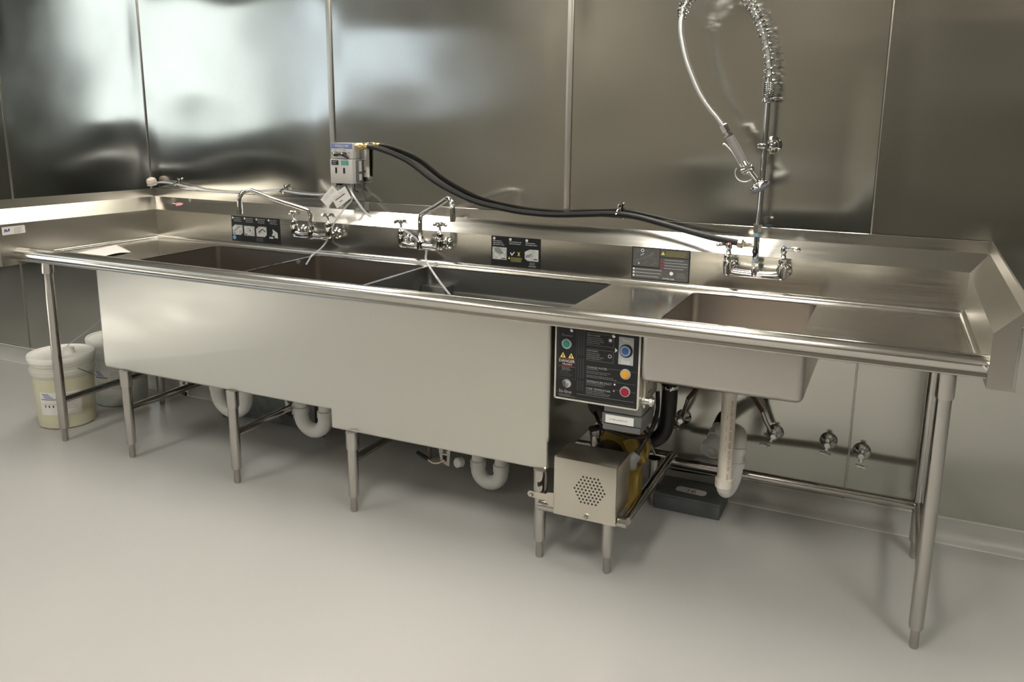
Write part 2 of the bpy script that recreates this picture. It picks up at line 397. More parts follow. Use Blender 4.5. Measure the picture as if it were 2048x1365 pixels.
# deck plate with cut-outs
d = mb('steel')
xs = [XL-.05, B['A'][0], B['A'][1], B['B'][0], B['B'][1], B['C'][0], B['C'][1], B['D'][0], B['D'][1], XR+.04]
def plate(x0, x1, y0, y1): d.box((x0, y0, ZD-.003), (x1, y1, ZD))
plate(xs[0], xs[-1], YF-.02, BY0); plate(xs[0], xs[-1], BY1, YS+.01)
plate(xs[0], xs[1], BY0, BY1); plate(xs[2], xs[3], BY0, BY1); plate(xs[4], xs[5], BY0, BY1); plate(xs[6], xs[7], BY0, BY1); plate(xs[8], xs[9], BY0, BY1)
# raised cove between deck and splash
cv = [(YS+.004, ZD-.002), (YS+.004, ZD+.020)]+[(YS+.002-.016*math.sin(a)-0.0, ZD+.018-.017*(1-math.cos(a))) for a in [k*PI/12 for k in range(7)]]+[(YS-.022, ZD+.0005), (YS-.022, ZD-.002)]
d.prism(cv, lambda p: (XL-.02, p[0], p[1]), lambda p: (XR+.02, p[0], p[1]))
for xx, sg in ((XL, 1), (XR, -1)):
    d.prism([(-p[0]+YS, p[1]) for p in cv], lambda p: (xx+sg*p[0]-sg*.0, BY1+.05, p[1]), lambda p: (xx+sg*p[0]+(-.03 if sg > 0 else .012), YF-.02, p[1]))
d.build('deck', T, angle=40)
# backsplash
bs = [(YS, ZD-.03), (YS, Z1), (YT, Z2), (YT, Z3), (YB, Z3+.0015), (YB, ZD-.03)]
b = mb('steel').prism(bs, lambda p: (XL-.067, p[0], p[1]), lambda p: (XR+.067, p[0], p[1]))
# narrow stiffening strip on the splash top at the joint
b.use('steel_y').box((2.63, YT-.003, Z2+.002), (2.655, YT, Z3), .001)
b.build('backsplash', T, angle=20)
def end_splash(sign, xb, xf, yf, dz):
    # section measured outward from the inner face
    sec = [(0, ZD-.03), (0, Z1), (.062, Z2), (.062, Z3), (.068, Z3), (.068, ZD-.03)]
    def A(p): return (xb+sign*p[0], YB, p[1])
    def Bf(p):
        z = p[1]-(dz if p[1] > ZD else 0); return (xf+sign*p[0], yf, z)
    return mb('steel_y').prism(sec, A, Bf)
end_splash(-1, XL, XL-.035, -.93, -.008).build('side_splash', T, angle=20)
o = end_splash(1, XR, XR+.017, -.885, .030)
o.use('steel').box((XR+.0775, -.888, .872), (XR+.0845, -.80, 1.045), .001)
o.build('side_splash', T, angle=20)
# mounting lugs low behind rail at right end
# front rail
rp = [(YF+.012, ZD), (-.802, ZD+.001), (-.807, .905), (-.811, .925), (-.820, .940), (-.836, .948), (-.851, .946), (-.863, .938), (-.870, .925), (-.8695, .919), (-.8665, .915), (-.8660, .902), (-.8675, .897), (-.868, .893), (-.865, .888), (-.857, .885), (-.83, .885), (-.83, .888), (YF+.012, .890)]
mb('steel').prism(rp, lambda p: (XL-.075, p[0], p[1]), lambda p: (XR+.018, p[0], p[1])).build('front_rail', T, angle=38)
# left rail end return
mb('leg_steel').tube(cr([(1.222, -.84, .953), (1.21, -.862, .950), (1.205, -.872, .93), (1.204, -.873, .90)], 4), .0045, 8).build('rail_end', T)
# end bracket on the right (bright tack welds)
b = mb('caulk')
b.tube([(5.222, -.869, .925), (5.233, -.871, .914), (5.236, -.871, .925)], .003, 6); b.build('weld', T)
# basins
def basin(x0, x1, zb, m, r=.03):
    b = mb(m); z1 = ZD-.001
    def ring(x0, x1, y0, y1, z, r, n=6):
        P = []
        for cx, cy, a0 in ((x1-r, y0+r, -90), (x1-r, y1-r, 0), (x0+r, y1-r, 90), (x0+r, y0+r, 180)):
            for k in range(n+1):
                a = math.radians(a0+90*k/n); P.append((cx+r*math.cos(a), cy+r*math.sin(a), z))
        return P
    rings = [ring(x0, x1, BY0, BY1, z1, r)]
    rb = .03
    for k in range(6):
        a = PI/2*k/5; o = rb*(1-math.cos(a)); rings.append(ring(x0+o, x1-o, BY0+o, BY1-o, zb+rb-rb*math.sin(a), max(r, .02)))
    n = len(rings[0]); vs = [p for R in rings for p in R]; fs = []
    for i in range(len(rings)-1):
        for k in range(n): fs.append([i*n+k, (i+1)*n+k, (i+1)*n+(k+1) % n, i*n+(k+1) % n])
    fs.append([(len(rings)-1)*n+k for k in range(n)])
    b.add(vs, fs)
    # corner fillers so that square cut-outs meet the rounded walls
    cx, cy = (x0+x1)/2, (BY0+BY1)/2
    for (X, Y, a0) in ((x1, BY0, -90), (x1, BY1, 0), (x0, BY1, 90), (x0, BY0, 180)):
        sx = -1 if X > cx else 1; sy = -1 if Y > cy else 1
        P = [(X, Y, z1)]+[(X+sx*r+r*math.cos(math.radians(a0+90*k/6)), Y+sy*r+r*math.sin(math.radians(a0+90*k/6)), z1) for k in range(7)]
        b.add(P, [list(range(8))])
    b.lathe([(.045, .002), (.045, .004), (.03, .004), (.028, .001)], ((x0+x1)/2, cy, zb), seg=20)
    return b
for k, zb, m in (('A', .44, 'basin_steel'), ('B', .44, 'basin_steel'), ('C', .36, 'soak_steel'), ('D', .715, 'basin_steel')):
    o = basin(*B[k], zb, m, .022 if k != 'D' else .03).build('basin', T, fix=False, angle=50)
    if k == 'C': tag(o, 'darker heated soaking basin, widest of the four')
# soak basin: suction screen box in the back left corner, lower ledge and three jet bolts
mb('soak_steel').box((B['C'][0]+.002, -.21, .40), (3.175, BY1-.002, .822), .003).build('intake_screen', T)
mb('soak_steel').box((3.18, BY1-.010, .40), (B['C'][1]-.004, BY1-.001, .792), .002).build('ledge', T)
for x in (3.50, 3.64, 3.775):
    mb('leg_steel').lathe([(.009, 0), (.009, .006), (.005, .010)], (x, BY0+.002, .862), (0, 1, 0), 10).build('jet_bolt', T)
# outer shells
def apron():
    # outline in x,z with rounded lower corners; front plate turns back round a small radius
    def arc(cx, cz, r, a0, a1, n=5): return [(cx+r*math.cos(math.radians(a0+(a1-a0)*k/n)), cz+r*math.sin(math.radians(a0+(a1-a0)*k/n))) for k in range(n+1)]
    def outline(g):
        r = .014
        return [(1.715+g, .890)]+arc(1.715+g+r, .414+g+r, r, 180, 270)+[(2.985+g, .414+g)]+arc(2.985+g+.006, .336+g+.006, .006, 180, 270)+arc(3.927-g-r, .336+g+r, r, 270, 360)+[(3.927-g, .890)]
    sh = mb('apron_steel'); R_ = .012; rows = []
    for k in range(6):
        a = PI/2*k/5; rows.append((outline(R_*(1-math.sin(a))), -.80+R_*(1-math.cos(a))))
    rows.append((outline(0), -.11))
    n = len(rows[0][0]); vs = [(p[0], y, p[1]) for o, y in rows for p in o]
    fs = [[i*n+k, i*n+k+1, (i+1)*n+k+1, (i+1)*n+k] for i in range(len(rows)-1) for k in range(n-1)]
    fs.append(list(range(n))); sh.add(vs, fs); return sh
apron().build('tank_apron', T, angle=50)
mb('shaded_shell_steel').box((4.2475, -.802, .716), (4.762, -.12, .890), .022, notop=True).build('basin_shell', T, angle=40)

# legs
LR, SR, FR = .0215, .0262, .0138
def leg(x, y, ztop, zj, foot=.066):
    o = mb('leg_steel').tube([(x, y, foot), (x, y, foot+.008), (x, y, zj)], [LR*.9, LR, LR], 24).build('leg', T)
    mb('leg_steel').tube([(x, y, zj-.004), (x, y, zj+.002), (x, y, ztop)], [SR*.93, SR, SR], 24).build('socket', o)
    mb('foot_steel').lathe([(FR*.86, .0), (FR, .006), (FR, foot*.92), (LR*.8, foot*.95), (LR*.8, foot+.004)], (x, y, 0), seg=10).build('foot', o)
    return o
FY = -.80; RYL = -.213
FYL = -.775
for x, zt, zj in ((1.400, .892, .831), (1.850, .418, .349), (2.478, .418, .349), (3.088, .340, .272), (3.900, .340, .265), (5.143, .892, .803)):
    leg(x, FY+.0, zt, zj)
leg(4.158, FY, .205, .203)
for x, zt, zj in ((1.400, .892, .831), (1.850, .418, .349), (2.478, .418, .349), (3.088, .340, .272), (3.900, .340, .265), (5.143, .892, .803), (4.158, .205, .203)):
    leg(x, RYL, zt, zj)
def cross(p, q, r=.0165, nm='cross_rail'):
    return mb('leg_steel').tube([p, q], r, 18).build(nm, T)
for x, z in ((1.400, .205), (1.850, .235), (2.478, .225), (3.088, .22), (5.143, .21)):
    cross((x, FY, z), (x, RYL, z), nm='cross_rail')
cross((1.85, RYL, .235), (1.40, RYL, .235)); cross((2.478, RYL, .225), (1.85, RYL, .232)); cross((3.088, RYL, .225), (2.478, RYL, .225)); cross((3.9, RYL, .21), (3.088, RYL, .21))
cross((4.21, RYL, .208), (5.143, RYL, .205), .0175, 'rear_rail')
# pump shelf frame
zf = .222
cross((3.912, -.835, zf), (4.235, -.835, zf), .019, 'pump_frame_rail')
cross((4.225, -.82, zf), (4.225, -.19, zf), .0185, 'pump_frame_rail')
cross((3.945, -.82, zf), (3.945, -.19, zf), .0185, 'pump_frame_rail')
cross((3.90, RYL+.01, zf), (4.235, RYL+.01, zf), .0185, 'pump_frame_rail')

# printed labels
def dec_splash(x0, x1, z0, z1): return Decal((x0, YS-.0005, z1), (1, 0, 0), (0, 0, -1), (0, -1, 0)), x1-x0, z1-z0
D, wv, hv = dec_splash(1.842, 2.157, .919, 1.049)
D.slab(wv, hv, 'panel')
for k in range(4):
    u = .005+k*.078; pw = .068
    D.disc(u+.006, .011, .0055, 'white', 2); D.text('1234'[k], u+.0042, .0135, .007, 'panel', 3)
    D.lines(u+.013, .009, pw-.016, 3, .0085, 'silver', .0022, 1)
    if k == 3: D.poly([(u+.028, .054), (u+.06, .072), (u+.06, .10), (u+.032, .096), (u+.022, .084), (u+.03, .074)], 'photo', 1); D.disc(u+.034, .092, .006, 'panel', 2); D.rect(u+.006, .094, .026, .009, 'silver', 1)
    elif k == 1: D.rect(u, .048, pw, .05, 'photo', 1); D.rect(u+.036, .066, .006, .010, 'panel', 2); D.rect(u+.004, .089, .016, .005, 'midgrey', 2)
    else:
        D.poly([(u, .060), (u+.018, .046), (u+pw, .046), (u+pw, .086), (u+pw-.014, .098), (u+.002, .098)], 'photo', 1)
        if k == 0: D.poly([(u+.008, .078), (u+.046, .052), (u+.052, .056), (u+.014, .082)], 'greyprint', 2); D.rect(u+.006, .088, .014, .005, 'blueprint', 3)
        else: D.poly([(u+.012, .074), (u+.042, .054), (u+.064, .070), (u+.058, .074), (u+.042, .062), (u+.018, .080)], 'midgrey', 2)
    if k: D.rect(u-.0055, .004, .0016, hv-.008, 'black', 1)
D.disc(.016, .112, .011, 'ltblue', 2); D.lines(.16, .105, .06, 3, .007, 'greyprint', .0018)
tag(D.build('instruction_label', T), 'black instruction label with four pictured steps left of the first tap')
D, wv, hv = dec_splash(3.339, 3.577, .919, 1.050)
D.slab(wv, hv, 'panel')
D.rect(.079, .003, .0018, hv-.006, 'black', 1); D.rect(.158, .003, .0018, hv-.006, 'black', 1)
for k, lab in enumerate((['FILL SINK WITH', 'WASH WATER', 'SET TEMP'], ['START POWERED', 'WASH CYCLE'], ['LOAD WARES AND', 'WASH SINK'])):
    u = .005+k*.079
    D.disc(u+.009, .011, .0062, 'white', 2); D.text('123'[k], u+.0072, .0135, .007, 'panel', 3)
    D.lines(u+.003, .0205, .062, len(lab), .0082, 'silver', .0028, 1, .3)
D.rect(.006, .049, .069, .055, 'photo', 1); D.rect(.052, .096, .018, .006, 'midgrey', 2)
D.poly([(.012, .054), (.040, .05), (.062, .075), (.045, .082), (.02, .072)], 'greyprint', 2)
D.poly([(.163, .061), (.185, .049), (.228, .049), (.228, .1), (.176, .1), (.163, .090)], 'photo', 1); D.rect(.205, .088, .018, .006, 'midgrey', 2)
D.poly([(.168, .076), (.2, .066), (.186, .084), (.166, .088)], 'greyprint', 2)
D.poly([(.092, .071), (.096, .068), (.100, .077), (.113, .064), (.115, .066), (.101, .083)], 'white', 2)
D.poly([(.128, .065), (.131, .065), (.141, .082), (.138, .082)], 'yellow', 2); D.poly([(.138, .065), (.141, .065), (.131, .082), (.128, .082)], 'yellow', 3)
D.poly([(.083, .098), (.093, .098), (.088, .088)], 'yellow', 2); D.lines(.096, .090, .056, 4, .0052, 'olive', .0034, 1, .15)
D.rect(.186, .105, .026, .014, 'midgrey', 1); D.lines(.182, .122, .036, 1, .004, 'silver', .0025, 1, .1)
tag(D.build('instruction_label', T), 'black instruction label with three numbered steps right of the second tap')
D, wv, hv = dec_splash(3.987, 4.229, .917, 1.051)
D.slab(wv, hv, 'black')
D.rect(.004, .004, .112, .076, 'midgrey', 1); D.rect(.119, .004, .118, .030, 'midgrey', 1); D.rect(.119, .038, .118, .046, 'midgrey', 1); D.rect(.004, .085, .233, .045, 'midgrey', 1)
for k in range(26):
    a = random.uniform(.01, .1); c = random.uniform(.012, .07); D.lines(a, c, .012, 1, .003, 'greyprint', .0012, 2)
D.ring(.044, .014, .007, 'white', 'midgrey', 2); D.poly([(.036, .033), (.050, .026), (.051, .028), (.037, .035)], 'white', 2); D.disc(.030, .068, .004, 'silver', 2)
for k in range(5): D.poly([(.018+.01*k, .058-.005*k), (.06+.008*k, .040-.003*k), (.06+.008*k, .041-.003*k), (.018+.01*k, .059-.005*k)], 'greyprint', 2)
D.poly([(.122, .026), (.138, .026), (.130, .012)], 'yellow', 2); D.text('!', .1285, .024, .011, 'black', 3); D.lines(.142, .010, .088, 5, .0045, 'olive', .0024, 2, .1)
for k in range(4): D.lines(.138, .045+.0115*k, .095, 1, .004, 'silver', .0024, 2, .3)
D.rect(.121, .050, .012, .033, 'dkred', 2); D.disc(.128, .062, .0028, 'black', 3); D.disc(.128, .073, .0028, 'black', 3)
for k in range(3): D.disc(.010, .092+.0135*k, .0042, 'white', 2); D.lines(.018, .091+.0135*k, .115 if k < 2 else .10, 1, .004, 'silver', .0026, 2, .15)
D.disc(.168, .100, .0078, 'white', 2); D.text('WATER LINE', .132, .126, .0085, 'white', 2); D.lines(.19, .098, .04, 3, .007, 'greyprint', .002, 2)
tag(D.build('instruction_label', T), 'black and grey instruction label with a yellow warning sign left of the spray tap')
# small pink emblem near the left corner, and a maker's plate on the left end splash
nb = Vector((0, -(Z2-Z1), (YT-YS))).normalized()*-1; nb = Vector((0, -(Z2-Z1), -(YS-YT)*-1)); 
nrm = Vector((0, -(Z2-Z1), (YT-YS))).normalized()
dn = Vector((0, YS-YT, Z1-Z2)).normalized()
D = Decal(Vector((1.405, YT, Z2))+dn*.030+nrm*.0006, (1, 0, 0), dn, nrm)
D.poly([(0, .008), (.028, .009), (.030, .004), (.052, .002), (.074, .004), (.078, .012), (.066, .020), (.050, .022), (.040, .026), (.034, .018), (.024, .014), (0, .011)], 'pink', 1)
D.poly([(.0, .008), (.024, .010), (.024, .013), (0, .011)], 'white', 2)
tag(D.build('emblem', T), 'small pink and white emblem near the left corner')
fx = lambda y: XL-.035*(y-YB)/(-.93-YB)
D = Decal((fx(-.915)+.0012, -.915, 1.045), (.035/.9165, 1, 0), (0, 0, -1), (1, 0, 0))
D.slab(.108, .036, 'paper'); D.poly([(.012,.010),(.020,.010),(.024,.018),(.030,.008),(.036,.008),(.034,.022),(.029,.022),(.028,.016),(.024,.024),(.018,.022),(.016,.016),(.014,.024),(.009,.024)], 'blueprint', 2); D.lines(.055, .007, .045, 5, .0055, 'greyprint', .0016, 2)
D.mb.f and tag(D.build('maker_plate', T), 'white sticker with dark lettering on the left end splash')

# ------------------------------------------------------------------ taps
def handle_cross(x, y, z, ang=.4, r=.031):
    b = mb('chrome')
    b.lathe([(.007, 0), (.011, .004), (.013, .010), (.012, .014), (.006, .018)], (x, y, z), seg=18)
    for k in range(4):
        a = ang+k*PI/2; dx, dy = math.cos(a), math.sin(a)
        b.tube([(x+dx*.006, y+dy*.006, z+.012), (x+dx*r*.6, y+dy*r*.6, z+.012), (x+dx*r*.9, y+dy*r*.9, z+.007), (x+dx*r, y+dy*r, z+.003)], [.007, .0075, .0078, .004], 10)
    return b
def valve_col(b, x, y, z0, z1):
    b.lathe([(.008, z0-.006), (.013, z0), (.0165, z0+.012), (.0165, z0+.035), (.018, z0+.037), (.018, z0+.047), (.0135, z0+.050), (.0155, z0+.058), (.0155, z0+.066), (.010, z0+.072), (.006, z0+.078), (.006, z1)], (x, y, 0), seg=20)
def wall_tap(name, cx, z, label, spout, hang=(.3, .6)):
    y = -.142; hx = .1016
    t = thing(name, (cx, YS, z), label, 'tap')
    b = mb('chrome')
    # body: cast bar with upturned ends
    b.tube(cr([(cx-hx, y, z+.012), (cx-hx+.012, y, z-.004), (cx-hx*.45, y, z-.012), (cx, y, z-.008), (cx+hx*.45, y, z-.012), (cx+hx-.012, y, z-.004), (cx+hx, y, z+.012)], 6), .0125, 16)
    b.box((cx-hx, y-.011, z-.027), (cx+hx, y+.006, z-.020), .002)
    b.lathe([(.014, -.028), (.0175, -.02), (.0175, .010), (.014, .014)], (cx, y, z), seg=20)
    valve_col(b, cx-hx, y, z-.014, z+.085); valve_col(b, cx+hx, y, z-.014, z+.085)
    b.build('body', t)
    for s in (-1, 1):
        x = cx+s*hx
        f = mb('chrome')
        f.tube([(x, y+.01, z), (x, YS-.014, z)], .0105, 14)
        f.lathe([(.018, .012), (.018, .030), (.0145, .032)], (x, YS, z), (0, -1, 0), 6)
        f.lathe([(.029, 0), (.028, .004), (.022, .010), (.016, .014)], (x, YS, z), (0, -1, 0), 26)
        f.build('inlet', t)
        handle_cross(x, y, z+.083, hang[0 if s < 0 else 1]).build('handle', t)
    n = mb('chrome'); n.lathe([(.0115, .012), (.0115, .020), (.015, .022), (.015, .034), (.011, .037)], (cx, y, z), seg=8); n.build('spout_nut', t)
    sp = mb('chrome'); sp.tube(cr([(cx, y, z+.03)]+spout, 8), .0108, 16)
    e = Vector(spout[-1]); dd = (e-Vector(spout[-2])).normalized()
    sp.tube([e-dd*.004, e+dd*.016], .0128, 16)
    sp.build('spout', t)
    return t
# first tap: spout swung to the left; second: spout towards the front right
def spout_pts(cx, z, ex, ey, h1, h2, drop):
    y = -.142; dx, dy = ex-cx, ey-y; L = math.hypot(dx, dy); ux, uy = dx/L, dy/L
    P = lambda s, zz: (cx+ux*s, y+uy*s, zz)
    return [P(0, z+.05), P(0, z+h1-.035), P(.006, z+h1-.015), P(.028, z+h1+.002), P(.5*L, z+(h1+h2)/2+.004), P(L-.062, z+h2), P(L-.040, z+h2+.003), P(L-.018, z+h2-.004), P(L-.004, z+h2-.024), P(L, z+h2-.045), P(L+.001, z+drop)]
wall_tap('wall_tap', 2.402, 1.003, 'chrome two-handle wall tap with its spout swung left over the first basin', spout_pts(2.402, 1.003, 2.16, -.35, .115, .205, .115))
wall_tap('wall_tap', 3.012, .998, 'chrome two-handle wall tap with its spout pointing right over the dark soaking basin', spout_pts(3.012, .998, 3.29, -.34, .135, .225, .155), (.6, .2))

# spray tap with its tall riser, spring and hose
t = thing('pre_rinse_tap', (4.490, YS, 1.0), 'tall chrome pre-rinse spray tap with coiled spring and hanging spray handle', 'tap')
cx, y, z, hx = 4.492, -.142, 1.003, .1016
b = mb('chrome')
b.tube(cr([(cx-hx, y, z+.010), (cx-hx*.8, y, z-.006), (cx, y, z-.010), (cx+hx*.8, y, z-.006), (cx+hx, y, z+.010)], 6), .0105, 14)
b.box((cx-hx-.008, y-.009, z-.026), (cx+hx+.008, y+.009, z-.019), .002)
b.lathe([(.012, -.02), (.015, -.01), (.015, .012), (.013, .014)], (cx, y, z), seg=20)
for s in (-1, 1):
    b.lathe([(.010, -.026), (.016, -.020), (.018, .0), (.018, .03), (.0145, .034), (.0165, .042), (.0165, .052), (.010, .060), (.0085, .075), (.012, .080), (.012, .092), (.006, .096)], (cx+s*hx, y, z), seg=20)
b.build('body', t)
for s in (-1, 1):
    x = cx+s*hx; f = mb('chrome')
    f.tube([(x, y, z), (x, YS-.014, z)], .0115, 14); f.lathe([(.019, .012), (.019, .028), (.0145, .030)], (x, YS, z), (0, -1, 0), 6)
    f.lathe([(.030, 0), (.029, .004), (.022, .011), (.016, .014)], (x, YS, z), (0, -1, 0), 26); f.build('inlet', t)
    h = mb('chrome'); zz = z+.088
    if s < 0: h.tube([(x, y, zz), (x-.018, y-.006, zz+.006), (x-.034, y-.012, zz+.006), (x-.046, y-.016, zz+.002)], [.008, .006, .0085, .005], 10)
    else: h.tube([(x, y, zz), (x+.018, y-.004, zz+.004), (x+.036, y-.008, zz+.008), (x+.054, y-.010, zz+.006), (x+.060, y-.010, zz+.003)], [.009, .005, .009, .009, .005], 10)
    h.lathe([(.0125, -.004), (.0125, .008), (.010, .011)], (x, y, zz), seg=16)
    hh = h.build('handle', t)
    mb('ltblue' if s > 0 else 'red').lathe([(.007, .0), (.0055, .0035)], (x, y, zz+.011), seg=14).build('index_button', hh)
# T valve with blue tape, black knob
b = mb('chrome'); b.lathe([(.0145, .014), (.0145, .034), (.012, .036)], (cx, y, z), seg=6); b.lathe([(.011, .038), (.011, .146)], (cx, y, z), seg=14)
b.lathe([(.0155, .148), (.0155, .168), (.0185, .170), (.0185, .178), (.014, .182)], (cx, y, z), seg=6)
b.build('tee_valve', t)
mb('tape').lathe([(.0116, .040), (.0118, .048), (.0116, .049)], (cx, y, z), seg=14).build('thread_tape', t)
mb('tape').lathe([(.0116, .132), (.0118, .146), (.0116, .147)], (cx, y, z), seg=14).build('thread_tape', t)
k = mb('black'); k.lathe([(.008, .010), (.010, .014), (.010, .022), (.005, .026)], (cx, y, z+.078), (0, -1, 0), 16)
k.tube([(cx, y-.020, z+.058), (cx, y-.020, z+.066), (cx, y-.020, z+.078), (cx, y-.020, z+.090), (cx, y-.020, z+.098)], [.004, .008, .011, .008, .004], 12)
kk = k.build('knob', t); mb('chrome').lathe([(.0035, 0), (.002, .002)], (cx, y-.031, z+.078), (0, -1, 0), 10).build('screw', kk)
# riser
rx, ry = 4.493, -.118
mb('chrome').tube(cr([(cx, y, z+.175), (rx, ry-.01, z+.25), (rx, ry, 1.35), (rx, ry, 1.50), (rx, ry, 1.66), (4.492, -.118, 1.73)], 6), .0100, 18).build('riser', t)
br = mb('chrome'); br.lathe([(.034, 0), (.033, .004), (.024, .012), (.020, .018), (.022, .022), (.022, .034), (.012, .038)], (rx+.012, -.013, 1.472), (0, -1, 0), 28)
br.tube([(rx+.012, -.045, 1.472), (rx, ry, 1.472)], .008, 12); br.lathe([(.016, -.011), (.016, .011)], (rx, ry, 1.472), seg=20)
br.box((rx-.024, ry-.020, 1.463), (rx+.006, ry-.012, 1.481), .004)
br.build('wall_bracket', t)
# hose: one path from riser top over the loop and down to the handle
HP = [(rx, ry, 1.64), (4.492, -.118, 1.73), (4.478, -.125, 1.82), (4.443, -.14, 1.92), (4.385, -.16, 2.01), (4.31, -.19, 2.045), (4.235, -.225, 2.02), (4.198, -.245, 1.965), (4.192, -.255, 1.93)]
HP2 = HP+[(4.190, -.26, 1.90), (4.197, -.265, 1.85), (4.225, -.27, 1.76), (4.280, -.27, 1.65), (4.345, -.27, 1.57), (4.366, -.27, 1.545)]
HPs = cr(HP2, 14)
rr = [.0085 if (i % 2) else .0076 for i in range(len(HPs))]
mb('satin_chrome').tube(HPs, .0102, 14).build('hose', t)
path = cr(HP, 60)
# resample spring by arc length, with close coils at the base and stretched ones just above
acc = [0]
for i in range(1, len(path)): acc.append(acc[-1]+(path[i]-path[i-1]).length)
def at_len(s):
    s = max(0, min(acc[-1]-1e-6, s))
    lo = 0; hi = len(acc)-1
    while hi-lo > 1:
        m_ = (lo+hi)//2
        if acc[m_] <= s: lo = m_
        else: hi = m_
    f_ = (s-acc[lo])/max(1e-9, acc[hi]-acc[lo]); return path[lo].lerp(path[hi], f_), (path[hi]-path[lo]).normalized()
pts = []; s = .0; ang = 0; nv = Vector((0, 1, 0))
while s < acc[-1]:
    p, tt = at_len(s)
    nn = (nv-tt*nv.dot(tt)).normalized(); nb_ = tt.cross(nn)
    R = .0195 if s > .03 else .0185
    pts.append(p+(nn*math.cos(ang)+nb_*math.sin(ang))*R)
    pitch = .0072 if s < .062 else (.026 if s < .235 else (.0175 if s < .55 else .015))
    ang += 2*PI/14; s += pitch/14
mb('chrome').tube(pts, .0031, 7).build('spring', t)
mb('chrome').lathe([(.0105, 0), (.0215, .004), (.0215, .012), (.0105, .014)], (rx, ry, 1.628), seg=22).build('spring_seat', t)
# spray handle
hA, hB = Vector((4.366, -.27, 1.545)), Vector((4.460, -.275, 1.395))
hd = (hB-hA).normalized(); 
g = mb('chrome'); g.lathe([(.011, -.004), (.0165, .0), (.0165, .026), (.012, .028), (.012, .036), (.019, .038), (.019, .042), (.012, .044)], hA, hd, 6); g.build('hose_nut', t)
mb('grip').lathe([(.012, .044), (.0165, .050), (.0175, .10), (.0165, .145), (.0165, .150)], hA, hd, 20).build('grip', t)
vb = mb('chrome')
vb.tube([hA+hd*.148, hA+hd*.19], .0135, 14)
c0 = hA+hd*.178
vb.lathe([(.010, -.022), (.017, -.018), (.019, 0), (.017, .018), (.010, .022)], c0, (hd.z, 0, -hd.x), 16)
nz_ = Vector((4.500, -.285, 1.352)); vb.tube([c0, nz_], [.012, .010], 14)
for k in range(5):
    q = c0+Vector((math.cos(k*1.3)*.017, -.012, math.sin(k*1.3)*.017)); vb.tube([c0, q], [.006, .0055], 8)
vb.tube([nz_+Vector((-.004, 0, .008)), nz_+Vector((.020, 0, .020))], .003, 8)
vb.build('spray_valve', t)
ax = Vector((.42, .12, -.78)).normalized()
sd = mb('chrome').lathe([(.010, 0), (.014, .006), (.030, .012), (.035, .018), (.036, .022)], nz_-ax*.002, ax, 26).build('spray_head', t)
mb('spray').lathe([(.0365, .020), (.0375, .023), (.0375, .031), (.034, .036), (.030, .034)], nz_-ax*.002, ax, 26).build('spray_face', sd)
# trigger lever and hold ring
tg = mb('satin_chrome'); tg.tube(cr([c0+Vector((-.014, -.004, 0)), c0+Vector((-.028, -.004, .020)), c0+Vector((-.050, -.004, .052)), c0+Vector((-.078, -.004, .082)), c0+Vector((-.090, -.004, .086))], 6), .0045, 8); tg.build('trigger', t)
rg = [c0+Vector((-.006+.034*math.cos(a), -.006, -.014+.032*math.sin(a))) for a in [math.radians(150+k*12) for k in range(16)]]
mb('satin_chrome').tube(rg, .0022, 8).build('hold_ring', t)

# ------------------------------------------------------------------ chemical dispenser on the wall
t = thing('chemical_dispenser', (2.53, 0, 1.25), 'grey wall-mounted two-knob chemical dispenser with blue striped label', 'dispenser')
# px 672..718 wide at its front (about 5 cm off the wall)
X0, X1, ZT, ZM, ZB = 2.482, 2.606, 1.432, 1.360, 1.243; YD = -.075
mb('disp').box((X0, YD+.002, ZM), (X1, -.013, ZT), .003).build('upper_housing', t)
mb('disp').box((X0-.003, YD-.006, ZB), (X1+.002, -.013, ZM-.002), .004).build('cover', t)
mb('box_grey').box((X1+.001, -.055, ZB+.008), (X1+.016, -.013, ZM-.006), .003).build('side_block', t)
mb('steel').box((X1+.002, -.020, ZB+.03), (X1+.055, -.0135, ZT+.004), .001).build('mount_plate', t)
D = Decal((X1+.0165, -.050, ZM-.010), (0, 1, 0), (0, 0, -1), (1, 0, 0)); D.rect(0, 0, .020, .048, 'white', 0); D.lines(.002, .004, .016, 7, .006, 'greyprint', .002); D.rect(0, .062, .020, .028, 'white', 0); D.lines(.002, .066, .016, 4, .006, 'greyprint', .002); D.build('side_label', t)
D = Decal((X0, YD+.0018, ZT), (1, 0, 0), (0, 0, -1), (0, -1, 0)); wd = X1-X0
D.rect(.001, .001, wd-.002, .023, 'blueprint', 0)
for k in range(3): D.rect(.001, .0055+k*.006, wd-.002, .0012, 'white', 1)
D.rect(.026, .0055, .074, .0125, 'silver', 2); D.text('DUO-FEED', .029, .0162, .0122, 'blueprint', 3, sx=1.0)
D.rect(.042, .022, .036, .005, 'silver', 3)
for k in range(4): D.rect(.02+.026*k, .030+.012*(k % 2), .011, .003, 'greyprint', 1)
tag(D.build('label', t), 'blue striped label reading DUO-FEED')
D = Decal((X0-.003, YD-.0062, ZM-.002), (1, 0, 0), (0, 0, -1), (0, -1, 0))
D.rect(.010, .006, .040, .022, 'black', 0); D.lines(.016, .011, .028, 2, .008, 'silver', .003, 1)
D.rect(.066, .006, .042, .022, 'teal', 0); D.lines(.072, .010, .030, 3, .006, 'silver', .0016, 1)
D.rect(.030, .040, .011, .027, 'black', 0); D.rect(.076, .040, .011, .027, 'black', 0); D.build('cover_label', t)
